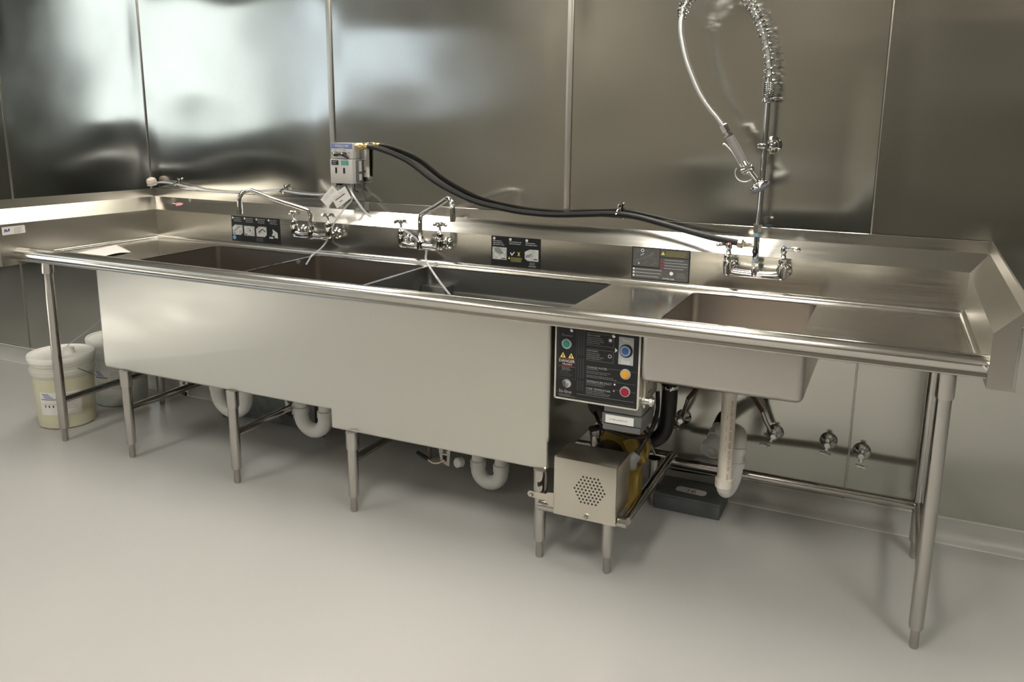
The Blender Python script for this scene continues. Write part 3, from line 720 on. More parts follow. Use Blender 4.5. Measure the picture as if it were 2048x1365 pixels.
for x, a in ((2.513, 0), (2.562, -.35)):
    k = mb('black'); k.lathe([(.010, 0), (.011, .004), (.010, .014), (.004, .018)], (x, YD+.002, 1.381), (0, -1, 0), 18)
    k.tube([(x-.016, YD-.008, 1.381+.006*(a == 0)-.002), (x, YD-.010, 1.381), (x+.026, YD-.008, 1.381+a*.05)], [.005, .009, .004], 10)
    kk = k.build('knob', t); mb('white').lathe([(.004, 0), (.003, .001)], (x-.002, YD-.0195, 1.384), (0, -1, 0), 12).build('knob_dot', kk)
bz = 1.421
br = mb('brass'); br.tube([(X1, -.05, bz), (2.70, -.047, bz-.001)], .008, 12)
br.lathe([(.013, 0), (.013, .014)], (2.617, -.05, bz), (1, 0, 0), 6); br.lathe([(.0155, 0), (.016, .005), (.016, .018), (.013, .022)], (2.633, -.05, bz), (1, 0, 0), 18); br.lathe([(.013, 0), (.014, .003), (.0135, .018)], (2.660, -.05, bz), (1, 0, 0), 14)
tag(br.build('hose_coupling', t), 'brass hose coupling')
b = mb('black'); b.box((X0+.012, -.06, ZB-.012), (X0+.032, -.03, ZB+.002), .003); b.tube([(X1-.014, -.045, ZB), (X1-.014, -.045, ZB-.032), (X1+.006, -.045, ZB-.040)], .003, 8); b.build('nozzle', t)

# black water hose from dispenser to tee valve
HB = [(2.672, -.050, bz), (2.72, -.050, 1.416), (2.80, -.050, 1.395), (2.90, -.050, 1.357), (3.02, -.050, 1.283), (3.12, -.050, 1.235), (3.24, -.050, 1.193), (3.36, -.052, 1.172), (3.48, -.052, 1.158), (3.62, -.052, 1.156), (3.76, -.050, 1.166), (3.90, -.048, 1.176), (4.00, -.05, 1.168), (4.12, -.062, 1.146), (4.22, -.08, 1.128), (4.32, -.105, 1.113), (4.43, -.138, 1.104)]
HBs = cr(HB, 8)
t = thing('water_hose', (3.6, -.05, 1.17), 'thick black rubber hose swagging from the dispenser to the spray tap', 'hose')
mb('rubber').tube(HBs, .0125, 16).build('tube', t)
c = mb('nickel'); e0 = Vector((4.425, -.137, 1.1035)); e1 = Vector((cx-.008, -.142, 1.098)); ed = (e1-e0).normalized()
c.lathe([(.014, -.004), (.020, .0), (.020, .014), (.013, .018), (.012, .026), (.009, .030), (.009, (e1-e0).length)], e0, ed, 6); c.build('coupling', t)

def clip(x, z, label, r=.012):
    t = mb('chrome')
    t.lathe([(.009, 0), (.008, .003)], (x, -.0075, z+r+.012), (0, -1, 0), 14)
    t.box((x-.007, -.016, z-r-.006), (x+.007, -.0075, z+r+.020), .002)
    t.tube([(x, -.010, z-r-.003), (x, -.03, z-r-.003), (x, -.055-r*.4, z), (x, -.05, z+r*.6), (x, -.014, z+r+.004)], .004, 8)
    t.tube([(x, -.02, z+r+.008), (x+.006, -.03, z+r+.022)], .0045, 8)
    return tag(t.build('tube_clip'), label, 'clip', 'chrome clips on the wall')
clip(3.905, 1.178, 'chrome clip holding the black hose to the wall', .015)
clip(2.150, 1.186, 'chrome clip holding the clear tubing left of the dispenser', .008)
clip(1.432, 1.188, 'chrome clip holding the clear tubing near the left corner', .008)

# clear tubing
def tubing(P, label, r=.0042, m='clear'):
    return tag(mb(m).tube(cr(P, 8), r, 10).build('clear_tubing'), label, 'tubing')
tubing([(2.552, -.045, 1.236), (2.575, -.060, 1.215), (2.635, -.09, 1.165), (2.70, -.10, 1.108), (2.78, -.10, 1.082), (2.855, -.098, 1.062), (2.94, -.098, 1.025), (3.015, -.105, .972), (3.045, -.15, .928), (3.11, -.20, .885), (3.20, -.26, .835), (3.285, -.305, .785)], 'thick clear plastic tube sagging from the dispenser down into the dark soaking basin', .0055)
tubing([(2.575, -.05, 1.236), (2.585, -.06, 1.17), (2.565, -.080, 1.135), (2.53, -.092, 1.09), (2.50, -.093, 1.05), (2.475, -.095, 1.00), (2.455, -.105, .955), (2.455, -.16, .925), (2.462, -.22, .91), (2.45, -.25, .87)], 'clear plastic tube running behind the first tap into the second basin')
tubing([(2.500, -.045, 1.236), (2.47, -.04, 1.195), (2.38, -.035, 1.178), (2.25, -.035, 1.178), (2.15, -.035, 1.186), (2.05, -.035, 1.182), (1.90, -.035, 1.168), (1.75, -.035, 1.160), (1.60, -.035, 1.164), (1.50, -.035, 1.178), (1.432, -.035, 1.186), (1.36, -.035, 1.193), (1.30, -.033, 1.190), (1.25, -.033, 1.180)], 'clear plastic tubing along the top of the backsplash to the left corner', .005)
tubing([(1.245, -.033, 1.176), (1.235, -.040, .95), (1.23, -.12, .70), (1.21, -.38, .50), (1.19, -.58, .40), (1.19, -.61, .37)], 'thin clear tube dropping behind the left end into the front pail', .0022)
t = thing('corner_grommet', (1.262, -.02, 1.185), 'round beige foam plug over the left corner of the backsplash', 'plug')
mb('cork').lathe([(.006, -.002), (.020, .0), (.026, .010), (.027, .022), (.023, .034), (.012, .041), (.001, .043)], (1.268, -.045, 1.176), (.0, -.25, 1), 20).build('plug', t)
mb('clear').lathe([(.024, .0), (.029, .003), (.024, .006)], (1.268, -.045, 1.176), (.0, -.25, 1), 20).build('collar', t)

# hanging paper tags
def ptag(O, U, V, w_, h_, label, dots=False):
    D = Decal(O, U, V, (0, -1, 0)); D.slab(w_, h_, 'white', .0012, .002); D.rect(.004, .004, w_-.008, h_-.008, 'tag', 2)
    D.lines(.010, .012, w_*.35, 3, .006, 'greyprint', .0012, 3); D.lines(w_*.5, .010, w_*.4, 3, .006, 'greyprint', .0012, 3)
    if dots: D.rect(.014, h_*.42, w_*.66, .004, 'black', 3); D.disc(w_*.46, h_*.74, .0032, 'black', 3); D.disc(w_*.36, h_*.74, .0032, 'black', 3)
    D.lines(.010, h_*.86, w_*.3, 1, .006, 'greyprint', .0012, 3)
    return tag(D.build('paper_tag'), label, 'tag', 'plastic-sleeved tags under the dispenser')
a = math.radians(33)
ptag((2.483, -.088, 1.178), (math.cos(a), 0, math.sin(a)), (math.sin(a), 0, -math.cos(a)), .100, .064, 'white label card with two black dots, front one of the two under the dispenser', True)
a = math.radians(-48)
ptag((2.488, -.080, 1.232), (math.cos(a+PI+.12), 0, -abs(math.sin(a))*1.0), (math.cos(.72), 0, -math.sin(.72)), .102, .055, 'white label card partly hidden behind the other card under the dispenser')

# ------------------------------------------------------------------ control box
t = thing('control_box', (4.06, -.58, .58), 'black-faced wash control box with green, blue, amber and red buttons', 'control box')
CX0, CX1, CZ0, CZ1, CY = 3.906, 4.219, .578, .872, -.700
mb('guard').box((CX0, CY+.002, CZ0), (CX1, -.46, CZ1), .004).build('enclosure', t)
fr = mb('bezel')
for p_, q_ in (((CX0-.001, CY-.003, CZ0-.001), (CX0+.005, CY+.01, CZ1)), ((CX1-.006, CY-.003, CZ0-.001), (CX1+.001, CY+.01, CZ1)), ((CX0-.001, CY-.003, CZ0-.001), (CX1+.001, CY+.01, CZ0+.005))): fr.box(p_, q_, .001)
fr.build('bezel', t)
D = Decal((CX0+.006, CY-.0003, .862), (1, 0, 0), (0, 0, -1), (0, -1, 0))
W_, H_ = CX1-CX0-.012, .862-CZ0-.006
D.rect(0, -.003, W_, H_+.003, 'panel', 0)
D.frame(.006, .020, .068, .186, 'midgrey', .0008)
for k in range(3):
    for (v0, v1) in ((.024, .112), (.124, .198), (.206, .244)): D.rect(.080+k*.0095, v0, .0045, v1-v0, 'panel2', 1)
D.text('Power', .039, .051, .0125, 'greyprint', 2, 'c', 1.25)
for u in (.024, .055):
    D.poly([(u-.0105, .129), (u+.0105, .129), (u, .110)], 'yellow', 1); D.poly([(u-.002, .127), (u+.002, .127), (u+.0015, .116), (u-.0015, .116)], 'black', 2)
D.rect(.008, .1305, .062, .0014, 'red', 1); D.text('DANGER', .039, .1455, .0150, 'white', 2, 'c'); D.text('PELIGRO', .041, .1555, .0095, 'white', 2, 'c'); D.rect(.008, .1600, .062, .0014, 'red', 1)
for k in range(3): D.lines(.020, .1650+.004*k, .040, 1, .0035, 'greyprint', .0016, 1)
D.lines(.012, .178, .054, 5, .0045, 'midgrey', .0012, 1)
# swirl emblem
D.disc(.040, .224, .0165, 'greyprint', 1); D.disc(.044, .224, .0135, 'silver', 2); D.disc(.035, .227, .0110, 'midgrey', 3); D.disc(.043, .220, .0070, 'silver', 4); D.disc(.041, .228, .0062, 'greyprint', 5)
D.text('hi-line', .012, .2600, .0195, 'silver', 2); D.rect(.0, .2560, .011, .001, 'greyprint', 1); D.lines(.010, .2655, .066, 2, .0045, 'greyprint', .0018, 1)
D.rect(.080, .2560, W_-.090, .0013, 'greyprint', 1)
# right half
D.frame(.113, .028, .098, .043, 'greyprint', .0009); D.frame(.113, .085, .098, .042, 'greyprint', .0009)
D.text('BUILT-IN RESET', .116, .038, .0066, 'silver', 2); D.lines(.116, .043, .064, 4, .0065, 'greyprint', .0020, 1)
D.disc(.198, .046, .0056, 'white', 2)
for k in range(8):
    a = k*PI/4; D.poly([(.198+math.cos(a)*.008-math.sin(a)*.0006, .046+math.sin(a)*.008+math.cos(a)*.0006), (.198+math.cos(a)*.0115, .046+math.sin(a)*.0115), (.198+math.cos(a)*.008+math.sin(a)*.0006, .046+math.sin(a)*.008-math.cos(a)*.0006)], 'silver', 2)
D.text('NOT READY', .116, .094, .0070, 'silver', 2); D.lines(.116, .099, .066, 4, .0066, 'greyprint', .0020, 1)
D.ring(.198, .103, .0070, 'silver', 'panel', 2)
D.poly([(.216, .070), (.216, .087), (.225, .0785)], 'white', 1)
D.rect(.229, .028, .053, .098, 'silver', 1); D.text('Start', .255, .044, .0150, 'white', 2, 'c'); D.text('Stop', .255, .119, .0165, 'white', 2, 'c'); D.lines(.240, .1215, .030, 1, .004, 'white', .0015, 2)
for v, s_ in ((.155, 'CHANGE WATER'), (.207, 'TEMPERATURE FAULT'), (.234, 'OVER TEMPERATURE')):
    D.text(s_, .114, v, .0105, 'silver', 2, sx=.92)
D.lines(.114, .1575, .045, 1, .004, 'greyprint', .0018, 1, .1)
D.lines(.114, .166, .11, 2, .0062, 'greyprint', .0018, 1); D.lines(.114, .181, .12, 2, .0055, 'greyprint', .0018, 1)
D.lines(.114, .2095, .08, 1, .004, 'greyprint', .0018); D.lines(.114, .2155, .10, 1, .004, 'greyprint', .0015)
D.lines(.114, .2375, .08, 1, .004, 'greyprint', .002); D.lines(.114, .2435, .10, 2, .0055, 'greyprint', .0018)
for v in (.148, .193, .221): D.rect(.190 if v < .15 else .215, v, W_-.006-(.190 if v < .15 else .215), .0008, 'greyprint', 1)
D.disc(.219, .202, .0034, 'white', 2); D.disc(.217, .226, .0028, 'silver', 2)
D.rect(.010, .2715, W_-.02, .0014, 'midgrey', 1)
f = D.build('face_plate', t); f['label'] = 'black printed face plate'
def button(x, z, m, label, r=.0125, well=False):
    b = mb('silver').lathe([(.019, 0), (.019, .003), (.017, .006), (r+.0005, .006), (r+.0005, .003)], (x, CY-.0015, z), (0, -1, 0), 28)
    o = b.build('button_ring', t)
    if well: mb('black').lathe([(.023, 0), (.0235, .002), (.0195, .0035)], (x+.002, CY-.0012, z), (0, -1, 0), 28).build('button_well', t)
    c = mb(m).lathe([(r, 0), (r, .007), (r-.002, .009), (.004, .0095)], (x, CY-.0015, z), (0, -1, 0), 26).build('button_cap', t); c['label'] = label
    if well: Decal((x-.006, CY-.0108, z+.006), (1, 0, 0), (0, 0, -1), (0, -1, 0)).poly([(0, 0), (0, .012), (.011, .006)], 'blueprint', 0).build('button_arrow', c)
button(3.950, .785, 'green_btn', 'green power button'); button(4.166, .786, 'blue_btn', 'blue start and stop button', .0125, True)
button(4.169, .703, 'amber_btn', 'amber button', .0145); button(4.170, .640, 'red_btn', 'red button', .0145)
for x, z in ((3.968, .836), (4.123, .834)):
    mb('chrome').lathe([(.0062, 0), (.006, .003), (.003, .0048)], (x, CY-.0015, z), (0, -1, 0), 16).build('screw', t)
# side: slotted plate
s = mb('guard').box((CX1, -.66, .575), (CX1+.012, -.56, .69), .002); s.use('black')
for k in range(12): 
    yy = random.uniform(-.65, -.57); zz = random.uniform(.60, .68); s.box((CX1+.0115, yy, zz), (CX1+.0128, yy+random.uniform(.004, .012), zz+.004))
s.build('side_plate', t)
g = mb('satin_chrome').tube([(CX1-.005, -.655, .602), (CX1+.045, -.655, .602)], .013, 18); g.lathe([(.019, 0), (.019, .010)], (CX1+.030, -.655, .602), (1, 0, 0), 8); g.lathe([(.016, 0), (.016, .006)], (CX1+.004, -.655, .602), (1, 0, 0), 18)
tag(g.build('cable_gland', t), 'silver cable gland sticking out on the right')

t.location = (4.0911, -.6741, .6136); t.scale = (.9662,)*3      # just behind the front rail
t = thing('junction_box', (4.155, -.6, .49), 'small grey electrical box with a white label under the control box', 'junction box')
mb('box_grey2').box((4.085, -.670, .545), (4.222, -.52, .579), .003).build('upper_box', t)
mb('box_grey').box((4.080, -.676, .505), (4.226, -.51, .543), .004).build('lower_box', t)
mb('box_grey').box((4.082, -.672, .478), (4.222, -.51, .503), .004).build('base_cover', t)
D = Decal((4.094, -.6766, .538), (1, 0, 0), (0, 0, -1), (0, -1, 0)); D.rect(0, 0, .104, .030, 'white', 0); D.text('TO SINK ELEMENT INT', .014, .018, .0066, 'black', 1); D.build('label', t)

t.location = (4.1829, -.6935, .5266); t.scale = (.9662,)*3

# ------------------------------------------------------------------ circulation pump
t = thing('circulation_pump', (4.08, -.6, .24), 'wash pump behind a perforated steel guard with yellow housing', 'pump')
GX0, GX1, GZ0, GZ1, GY = 3.976, 4.203, .214, .427, -.862
g = mb('guard')
g.box((GX0, GY, GZ0), (GX1, GY+.003, GZ1), .001); g.box((GX0, GY, GZ1-.003), (GX1, -.72, GZ1), .001); g.box((GX1-.003, GY, GZ0+.03), (GX1, -.72, GZ1), .001)
g.prism([(GX0+.002, .290), (3.955, .288), (3.945, .280), (3.882, .280), (3.876, .268), (3.882, .258), (3.945, .255), (3.960, .240), (GX0+.002, .235)], lambda p: (p[0], GY, p[1]), lambda p: (p[0], GY+.003, p[1]))
gd = g.build('guard', t); gd['label'] = 'perforated stainless steel guard'
ho = MB().use('black'); hp = .0135; cxh, czh = 4.107, .325
for r_ in range(-4, 5):
    n_ = 9-abs(r_)
    for c_ in range(n_):
        x = cxh+(c_-(n_-1)/2)*hp; zz = czh+r_*hp*.866
        x += (zz-czh)*.06
        ho.lathe([(.0036, 0), (.0036, .0004)], (x, GY-.0001, zz), (0, -1, 0), 10)
h_ = ho.build('vent_holes', gd); 
for x, zz in ((3.892, .268), (4.098, .228)):
    mb('leg_steel').lathe([(.0085, 0), (.0085, .004), (.005, .008)], (x, GY-.0002, zz), (0, -1, 0), 6).build('bolt', gd)
mb('black').tube([(4.07, -.76, .33), (4.07, -.50, .33)], .058, 28).build('motor', t)
m_ = mb('gold').lathe([(.03, 0), (.088, .0), (.095, .008), (.095, .034), (.088, .042), (.03, .042)], (4.125, -.50, .375), (0, -1, 0), 36); o = m_.build('pump_housing', t); o['label'] = 'yellow round pump housing'
m_ = mb('gold').box((4.148, -.66, .190), (4.218, -.60, .332), .003); 
for zz in (.20, .32): m_.lathe([(.004, 0), (.003, .003)], (4.212, -.66, zz), (0, -1, 0), 8)
o = m_.build('wiring_box', t); o['label'] = 'yellow rectangular wiring box'
mb('gold').box((4.150, -.59, .325), (4.205, -.56, .43), .008, Matrix.Translation((4.18, -.57, .38)) @ Matrix.Rotation(math.radians(-28), 4, 'Y') @ Matrix.Translation((-4.18, .57, -.38))).build('bracket', t)
mb('box_grey2').tube(cr([(4.185, -.63, .33), (4.188, -.63, .36), (4.20, -.62, .385)], 5), [.018]*6+[.020]*5, 14).build('cable_gland', t)
mb('rubber').tube(cr([(4.20, -.62, .385), (4.215, -.60, .42), (4.235, -.56, .47), (4.245, -.54, .53), (4.24, -.53, .60)], 6), .008, 10).build('cable', t)
mb('rubber').tube(cr([(4.215, -.60, .50), (4.235, -.60, .46), (4.19, -.63, .450), (4.12, -.63, .455), (4.06, -.62, .47), (4.02, -.58, .50)], 6), .0065, 10).build('cable', t)
mb('rubber').tube(cr([(3.98, -.50, .40), (4.03, -.54, .43), (4.09, -.58, .45), (4.14, -.60, .475)], 6), .012, 12).build('cable', t)
mb('leg_steel').tube([(4.165, -.47, .44), (4.225, -.47, .33)], .006, 10).build('brace', t)
mb('leg_steel').tube([(4.165, -.47, .44), (4.09, -.47, .47)], .006, 10).build('brace', t)
mb('black').lathe([(.05, 0), (.055, .01), (.055, .07), (.05, .08)], (4.03, -.47, .52), (0, -1, 0), 24).build('volute', t)

t = thing('suction_hose', (4.25, -.38, .45), 'fat black rubber suction hose with a metal clamp right of the control box', 'hose')
mb('rubber').tube(cr([(4.252, -.40, .64), (4.253, -.40, .56), (4.250, -.40, .47), (4.238, -.40, .40), (4.205, -.41, .365), (4.15, -.42, .36)], 8), .030, 22).build('tube', t)
mb('rubber').lathe([(.034, 0), (.038, .01), (.030, .03), (.022, .06)], (4.252, -.40, .605), seg=22).build('collar', t)
c = mb('chrome').lathe([(.0305, 0), (.0322, .001), (.0322, .013), (.0305, .014)], (4.252, -.40, .575), seg=24); c.box((4.245, -.436, .575), (4.268, -.43, .589), .002); c.use('black')
for k in range(5): c.box((4.247+k*.0042, -.4366, .578), (4.2485+k*.0042, -.4355, .586))
c.build('clamp', t)

# ------------------------------------------------------------------ drains
def trap(x0, x1, y, zt0, zt1, zb, r, label, m='pvc', zt=.40):
    t = thing('drain_trap', ((x0+x1)/2, y, zb), label, 'drain trap', 'white traps under the sink')
    R = (x1-x0)/2; cxx = (x0+x1)/2; zc = zb+r+R
    P = [(cxx-R*math.cos(a), y, zc-R*math.sin(a)) for a in [k*PI/14 for k in range(15)]]
    mb(m).tube([(x0, y, zc+.02)]+P+[(x1, y, zc+.02)], r, 20).build('bend', t)
    for x, za in ((x0, zt0), (x1, zt1)):
        mb(m).tube([(x, y, zc), (x, y, zt)], r*.88, 20).build('pipe', t)
        mb(m).lathe([(r*.88, -.004), (r*1.10, .0), (r*1.10, .028), (r*.9, .032)], (x, y, zc+.008), seg=22).build('collar', t)
    return t
trap(2.014, 2.195, -.42, 0, 0, .108, .034, 'white plastic drain trap under the first basin, behind the third leg from the left', zt=.415)
trap(2.524, 2.662, -.42, 0, 0, .092, .034, 'white plastic drain trap under the second basin, just left of the apron step', zt=.415)
trap(3.452, 3.560, -.42, 0, 0, .020, .031, 'white plastic drain trap nearest the floor, under the dark soaking basin', zt=.337)
# tall trap with printed pipe
t = thing('drain_trap', (4.48, -.42, .20), 'tall cream drain pipe with red print and U-bend under the small right basin', 'drain trap', 'white traps under the sink')
px_, py_ = 4.478, -.42
D_ = mb('pvc_cream').tube([(px_, py_, .255), (px_, py_, .60), (px_, py_, .712)], .0265, 24).build('pipe', t)
mb('pvc_cream').lathe([(.0265, 0), (.031, .002), (.031, .045), (.0265, .047)], (px_, py_, .592), seg=24).build('collar', t)
mb('pvc_cream').lathe([(.028, 0), (.0325, .003), (.0325, .034), (.028, .038)], (px_, py_, .230), seg=24).build('collar', t)
mb('pvc').tube(cr([(px_, py_, .25), (px_+.001, py_+.006, .226), (px_+.004, py_+.035, .203), (px_+.010, py_+.085, .203), (px_+.018, py_+.115, .235), (px_+.020, py_+.120, .30)], 8), .0285, 22).build('bend', t)
mb('pvc').tube(cr([(px_+.020, py_+.120, .29), (px_+.022, py_+.122, .34), (px_+.024, py_+.135, .375), (px_+.010, py_+.175, .385), (px_-.035, py_+.245, .365), (px_-.075, py_+.30, .335)], 8), .028, 22).build('outlet_bend', t)
for zz in (.265, .325): mb('pvc').lathe([(.028, 0), (.0335, .002), (.0335, .024), (.028, .026)], (px_+.021, py_+.121, zz), seg=22).build('collar', t)
# red and black print down the pipe
b = MB()
def on_pipe(u, v, h=.0004):       # u radians around, v height
    a = -PI/2-.10+u; return (px_+(.0265+h)*math.cos(a), py_+(.0265+h)*math.sin(a), v)
vs, fs = text_geo('PVC-1120  SCH 40  DWV  NSF  ASTM D1785', .0135); mxx = max(p.x for p in vs)
b.use('red').add([on_pipe(.55+p.y/.0265, .575-p.x/mxx*.27) for p in vs], fs)
for k in range(10): b.add([on_pipe(.55, .29-k*.004), on_pipe(.55, .288-k*.004), on_pipe(.75, .288-k*.004), on_pipe(.75, .29-k*.004)], [[0, 1, 2, 3]])
b.use('greyprint')
for v in (.52, .475, .44, .40): b.add([on_pipe(.15, v), on_pipe(.12, v-.018), on_pipe(.16, v-.018), on_pipe(.19, v)], [[0, 1, 2, 3]])
b.build('pipe_print', t, smooth=False, fix=False)['label'] = 'red printed marking'

# cleanout pipe from the wall
t = thing('waste_stub', (4.38, -.12, .28), 'white capped waste pipe stub from the wall, left of the tall drain pipe', 'pipe')
A_, Bp = Vector((4.398, -.020, .345)), Vector((4.372, -.165, .254))
mb('rubber').tube([A_, A_.lerp(Bp, .26)], .0375, 22).build('coupling', t)
mb('pvc').tube([A_.lerp(Bp, .2), A_.lerp(Bp, .85)], .035, 22).build('pipe', t)
dd = (Bp-A_).normalized(); L_ = (Bp-A_).length
mb('pvc').lathe([(.035, L_*.40), (.039, L_*.42), (.039, L_*.60), (.035, L_*.62), (.035, L_*.8), (.0425, L_*.83), (.0425, L_), (.038, L_), (.037, L_*.93), (.010, L_*.93)], A_, dd, 26).build('hub', t)
mb('pvc').box((-.013, -.013, 0), (.013, .013, .012), .002, Matrix.Translation(A_+dd*L_*.95) @ dd.to_track_quat('Z', 'Y').to_matrix().to_4x4()).build('plug_nut', t)

# shut-off valves
def valve(x, z, label, hx_=0, hz=-.04, hose=None):
    t = thing('shutoff_valve', (x, -.0135, z), label, 'valve', 'chrome wall valves')
    mb('chrome').lathe([(.034, 0), (.033, .004), (.026, .012), (.014, .018), (.012, .020)], (x, -.010, z), (0, -1, 0), 28).build('escutcheon', t)
    b = mb('chrome').tube([(x, -.02, z), (x, -.062, z)], .0095, 14)
    b.lathe([(.013, 0), (.015, .004), (.015, .020), (.011, .024)], (x, -.045, z), (0, -1, 0), 8)
    b.tube([(x, -.058, z), (x+hx_*.4, -.060, z+hz*.6)], .0095, 12)
    b.tube([(x, -.055, z), (x, -.055, z+.026)], .010, 10)
    b.build('body', t)
    h = mb('chrome'); hc = Vector((x+hx_, -.064, z+hz)); h.lathe([(.008, 0), (.006, .010)], hc, (0, -1, 0), 12)
    h.tube([hc+Vector((-.021, -.008, .004)), hc+Vector((-.010, -.008, .002)), hc+Vector((0, -.008, 0)), hc+Vector((.012, -.008, -.001)), hc+Vector((.022, -.008, -.002))], [.0055, .0065, .0045, .006, .0065], 10)
    h.build('handle', t)
    return t
valve(4.805, .322, 'chrome shut-off valve on the lower wall, left one of the uncapped pair on the right', -.006, -.034)
valve(4.930, .300, 'chrome shut-off valve on the lower wall, rightmost of all', .004, -.040)
valve(4.600, .322, 'chrome shut-off valve with a brown supply hose, behind the tall drain pipe', -.030, -.040)
valve(4.222, .325, 'chrome shut-off valve half hidden behind the fat black hose', -.02, -.03)
def supply(P, Q, label):
    t = thing('supply_hose', P[0], label, 'hose', 'brown supply hoses')
    mb('braid').tube(cr(P, 8), .0085, 12).build('tube', t)
    mb('leg_steel').tube(Q, .0085, 12).build('ferrule', t)
supply([(4.46, -.09, .55), (4.50, -.085, .500), (4.535, -.08, .45), (4.552, -.075, .425)], [(4.548, -.075, .430), (4.566, -.068, .385), (4.585, -.058, .345)], 'brown supply hose slanting down to the valve right of the tall drain pipe')
supply([(4.33, -.10, .60), (4.325, -.10, .545), (4.29, -.10, .49), (4.255, -.10, .44)], [(4.258, -.10, .445), (4.240, -.085, .385), (4.225, -.06, .345)], 'brown supply hose slanting down behind the fat black hose')

# lever waste handles
def lever(x, z, y, label, dx, dz, hook=False):
    t = thing('drain_lever', (x, y, z), label, 'lever', 'drain levers under the sink')
    p = mb('paper')
    q = [(x-.030, z+.050), (x-.018, z+.050), (x-.008, z+.034), (x+.010, z+.034), (x+.020, z+.050), (x+.028, z+.050), (x+.022, z-.030), (x+.014, z-.030), (x-.018, z-.018), (x-.024, z+.01)]
    p.prism(q, lambda a: (a[0], y, a[1]), lambda a: (a[0], y+.003, a[1])); p.use('black')
    p.prism([(x-.010, z+.016), (x+.012, z+.016), (x+.010, z-.010), (x-.008, z-.010)], lambda a: (a[0], y-.0006, a[1]), lambda a: (a[0], y+.0006, a[1]))
    p.build('bracket', t)
    if hook:
        mb('nickel').tube(cr([(x+.006, y-.004, z-.004), (x-.02, y-.010, z-.018), (x-.05, y-.014, z-.022), (x-.075, y-.016, z-.008)], 6), .006, 10).build('rod', t)
        mb('black').tube([(x-.07, y-.016, z-.010), (x+dx, y-.020, z+dz)], .0085, 12).build('grip', t)
    else:
        mb('black').tube([(x+.018, y-.006, z-.022), (x-.02, y-.010, z-.014), (x+dx*.6, y-.014, z+dz*.8)], .010, 12).build('grip', t)
        mb('white').tube([(x+dx*.62, y-.016, z+dz*.8), (x+dx, y-.018, z+dz)], .0065, 10).build('rod_tip', t)
    mb('box_grey').tube([(x, y+.003, z+.02), (x, y+.06, z+.06), (x, y+.10, .36)], .013, 12).build('valve_stem', t)
lever(1.815, .216, -.44, 'black drain lever on a white bracket, leftmost under the first basin', -.085, -.022)
lever(2.475, .206, -.44, 'black drain lever on a white bracket beside the second drain trap', -.085, -.034)
lever(3.300, .126, -.44, 'black drain lever with a bent brass rod under the dark soaking basin', -.125, .016, True)
mb('pvc').lathe([(.018, 0), (.022, .006), (.022, .03), (.014, .036)], (3.385, -.44, .128), (-.3, -1, .2), 8).build('drain_nut')
tag(bpy.data.objects['drain_nut'], 'white plastic pipe nut between the brass lever and the lowest trap', 'nut')

# floor boxes
t = thing('floor_box', (4.31, -.12, 0), 'low grey metal box on the floor with a handwritten tag, below the tall drain pipe', 'box', 'grey boxes on the floor by the wall')
mb('lead').box((4.170, -.240, 0), (4.438, -.060, .058), .003).build('body', t)
mb('lead').box((4.166, -.243, .058), (4.442, -.058, .070), .003).build('lid', t)
D = Decal((4.245, -.140, .0702), (1, -.06, 0), (-.06, -1, 0), (0, 0, 1))
D.poly([(.01, 0), (.115, .0), (.125, .012), (.125, .038), (.112, .050), (.008, .050), (0, .038), (0, .012)], 'tag', 0); D.text('1B', .042, .040, .040, 'midgrey', 1); D.build('paper_label', t)['label'] = 'whitish tag with handwritten characters'
t = thing('floor_box', (2.09, -.09, 0), 'greenish galvanised box by the wall behind the first two drain traps', 'box', 'grey boxes on the floor by the wall')
mb('galv').box((1.93, -.17, .0), (2.40, -.06, .13), .004).build('body', t)
mb('galv').box((1.925, -.175, .13), (2.405, -.056, .14), .003).build('lid', t)

# ------------------------------------------------------------------ pails
def pail(x, y, label, milk, rot=0):
    t = thing('plastic_pail', (x, y, 0), label, 'pail', 'chemical pails')
    pm = 'pail_milk' if milk else 'pail'
    b = mb('liquid' if not milk else 'pail_milk').lathe([(.120, .0), (.130, .006), (.134, .05), (.142, .262)], (x, y, 0), seg=48)
    b.build('liquid_body', t)['label'] = 'lower wall, tinted by the liquid inside'
    mb(pm).lathe([(.1405, .258), (.1435, .262), (.146, .275), (.149, .277), (.150, .300), (.147, .303), (.147, .322), (.151, .325), (.151, .338), (.147, .340), (.147, .352)], (x, y, 0), seg=48).build('rim', t)
    mb('lid').lathe([(.1475, .338), (.154, .340), (.156, .350), (.156, .364), (.152, .370), (.146, .368), (.142, .362), (.03, .362), (.0, .362)], (x, y, 0), seg=48).build('lid', t)
    mb('lid').lathe([(.030, .362), (.026, .372), (.024, .386), (.026, .388), (.026, .394), (.010, .394)], (x+.035, y+.02, 0), seg=22).build('cap', t)
    P = [(x+.150*math.cos(a), y+.150*math.sin(a), .31-.10*math.sin(k*PI/20)) for k, a in [(k, math.radians(-10+k*9)) for k in range(21)]]
    mb('leg_steel').tube(P, .002, 8).build('handle', t)
    return t
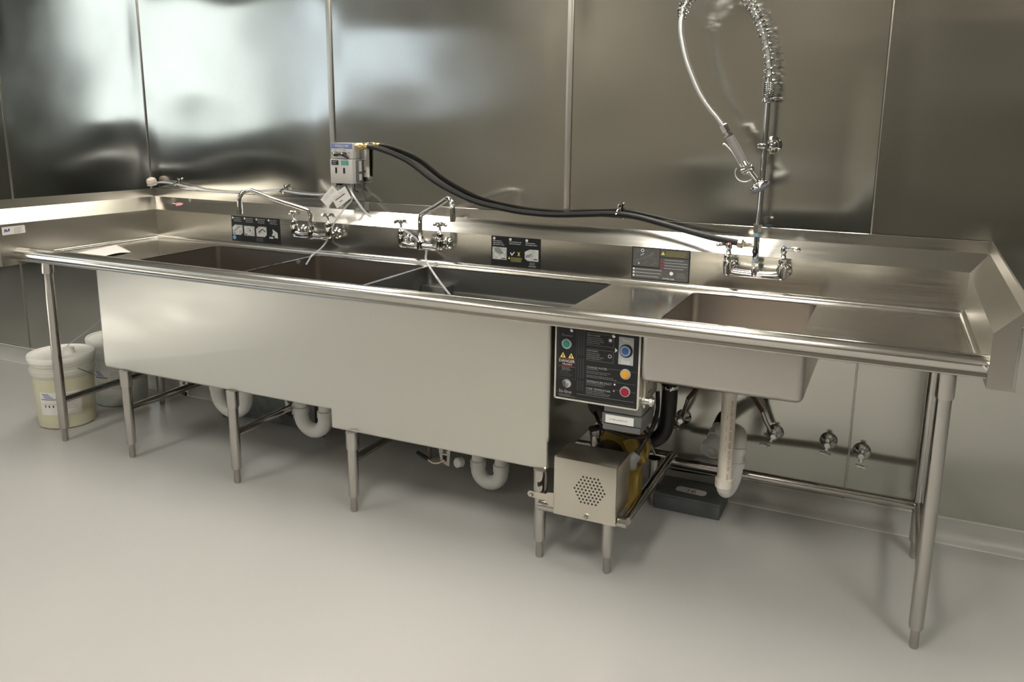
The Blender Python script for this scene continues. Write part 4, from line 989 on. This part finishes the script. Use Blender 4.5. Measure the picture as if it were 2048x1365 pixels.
def pail_label(t, x, y, a0, a1, z0, z1, name):
    def pt(a, z, h=.0008): r = .134+(z-.05)/.212*.008+h; return (x+r*math.cos(a), y+r*math.sin(a), z)
    b = MB(); n = 16
    def patch(a, c, za, zb, m, h):
        b.use(m); vs = []; 
        for k in range(n+1): vs += [pt(a+(c-a)*k/n, za, h), pt(a+(c-a)*k/n, zb, h)]
        b.add(vs, [[2*k, 2*k+2, 2*k+3, 2*k+1] for k in range(n)])
    patch(a0, a1, z0, z1, 'paper', .0008)
    w_ = a1-a0
    patch(a0+w_*.04, a0+w_*.46, z0+(z1-z0)*.68, z0+(z1-z0)*.71, 'black', .0012)
    for k in range(4): patch(a0+w_*(.06+.02*k), a0+w_*(.24+.04*k), z0+(z1-z0)*(.92-.055*k), z0+(z1-z0)*(.945-.055*k), 'blueprint', .0012)
    for k in range(3): patch(a0+w_*(.12+.1*k), a0+w_*(.15+.1*k), z0+(z1-z0)*.34, z0+(z1-z0)*.44, 'black', .0012)
    for k in range(8): patch(a0+w_*.54, a0+w_*(.9-.03*(k % 3)), z0+(z1-z0)*(.9-.09*k), z0+(z1-z0)*(.915-.09*k), 'greyprint', .0012)
    patch(a0+w_*.04, a0+w_*.46, z0+(z1-z0)*.48, z0+(z1-z0)*.49, 'greyprint', .0012)
    b.build(name, t, smooth=False, fix=False)
P1 = (1.170, -.610)
t = pail(*P1, 'translucent pail of pale yellow liquid, front one by the left end leg', False)
pail_label(t, *P1, math.radians(-88), math.radians(-6), .078, .196, 'label')
P2 = (1.145, -.255)
t = pail(*P2, 'whitish translucent pail behind the yellow one, nearer the wall', True)
pail_label(t, *P2, math.radians(-100), math.radians(-25), .07, .21, 'label')

# sheet of paper on the left deck
b = mb('paper'); vs = []; fs = []
c4 = [Vector((1.60, -.70, .898)), Vector((1.40, -.66, .898)), Vector((1.345, -.37, .898)), Vector((1.60, -.50, .898))]
n = 12
for i in range(n+1):
    for j in range(n+1):
        u, v = i/n, j/n; p = (c4[0]*(1-u)+c4[1]*u)*(1-v)+(c4[3]*(1-u)+c4[2]*u)*v
        p.z += .012*(1-u)*v*math.sin(PI*min(1, v*1.1))+.001; vs.append(p)
for i in range(n):
    for j in range(n): a = i*(n+1)+j; fs.append([a, a+n+1, a+n+2, a+1])
b.add(vs, fs); o = b.build('paper_sheet', angle=80)
sm = o.modifiers.new('thick', 'SOLIDIFY'); sm.thickness = .0006
tag(o, 'crumpled white sheet of paper lying on the left end of the deck', 'paper')
bpy.context.view_layer.update()
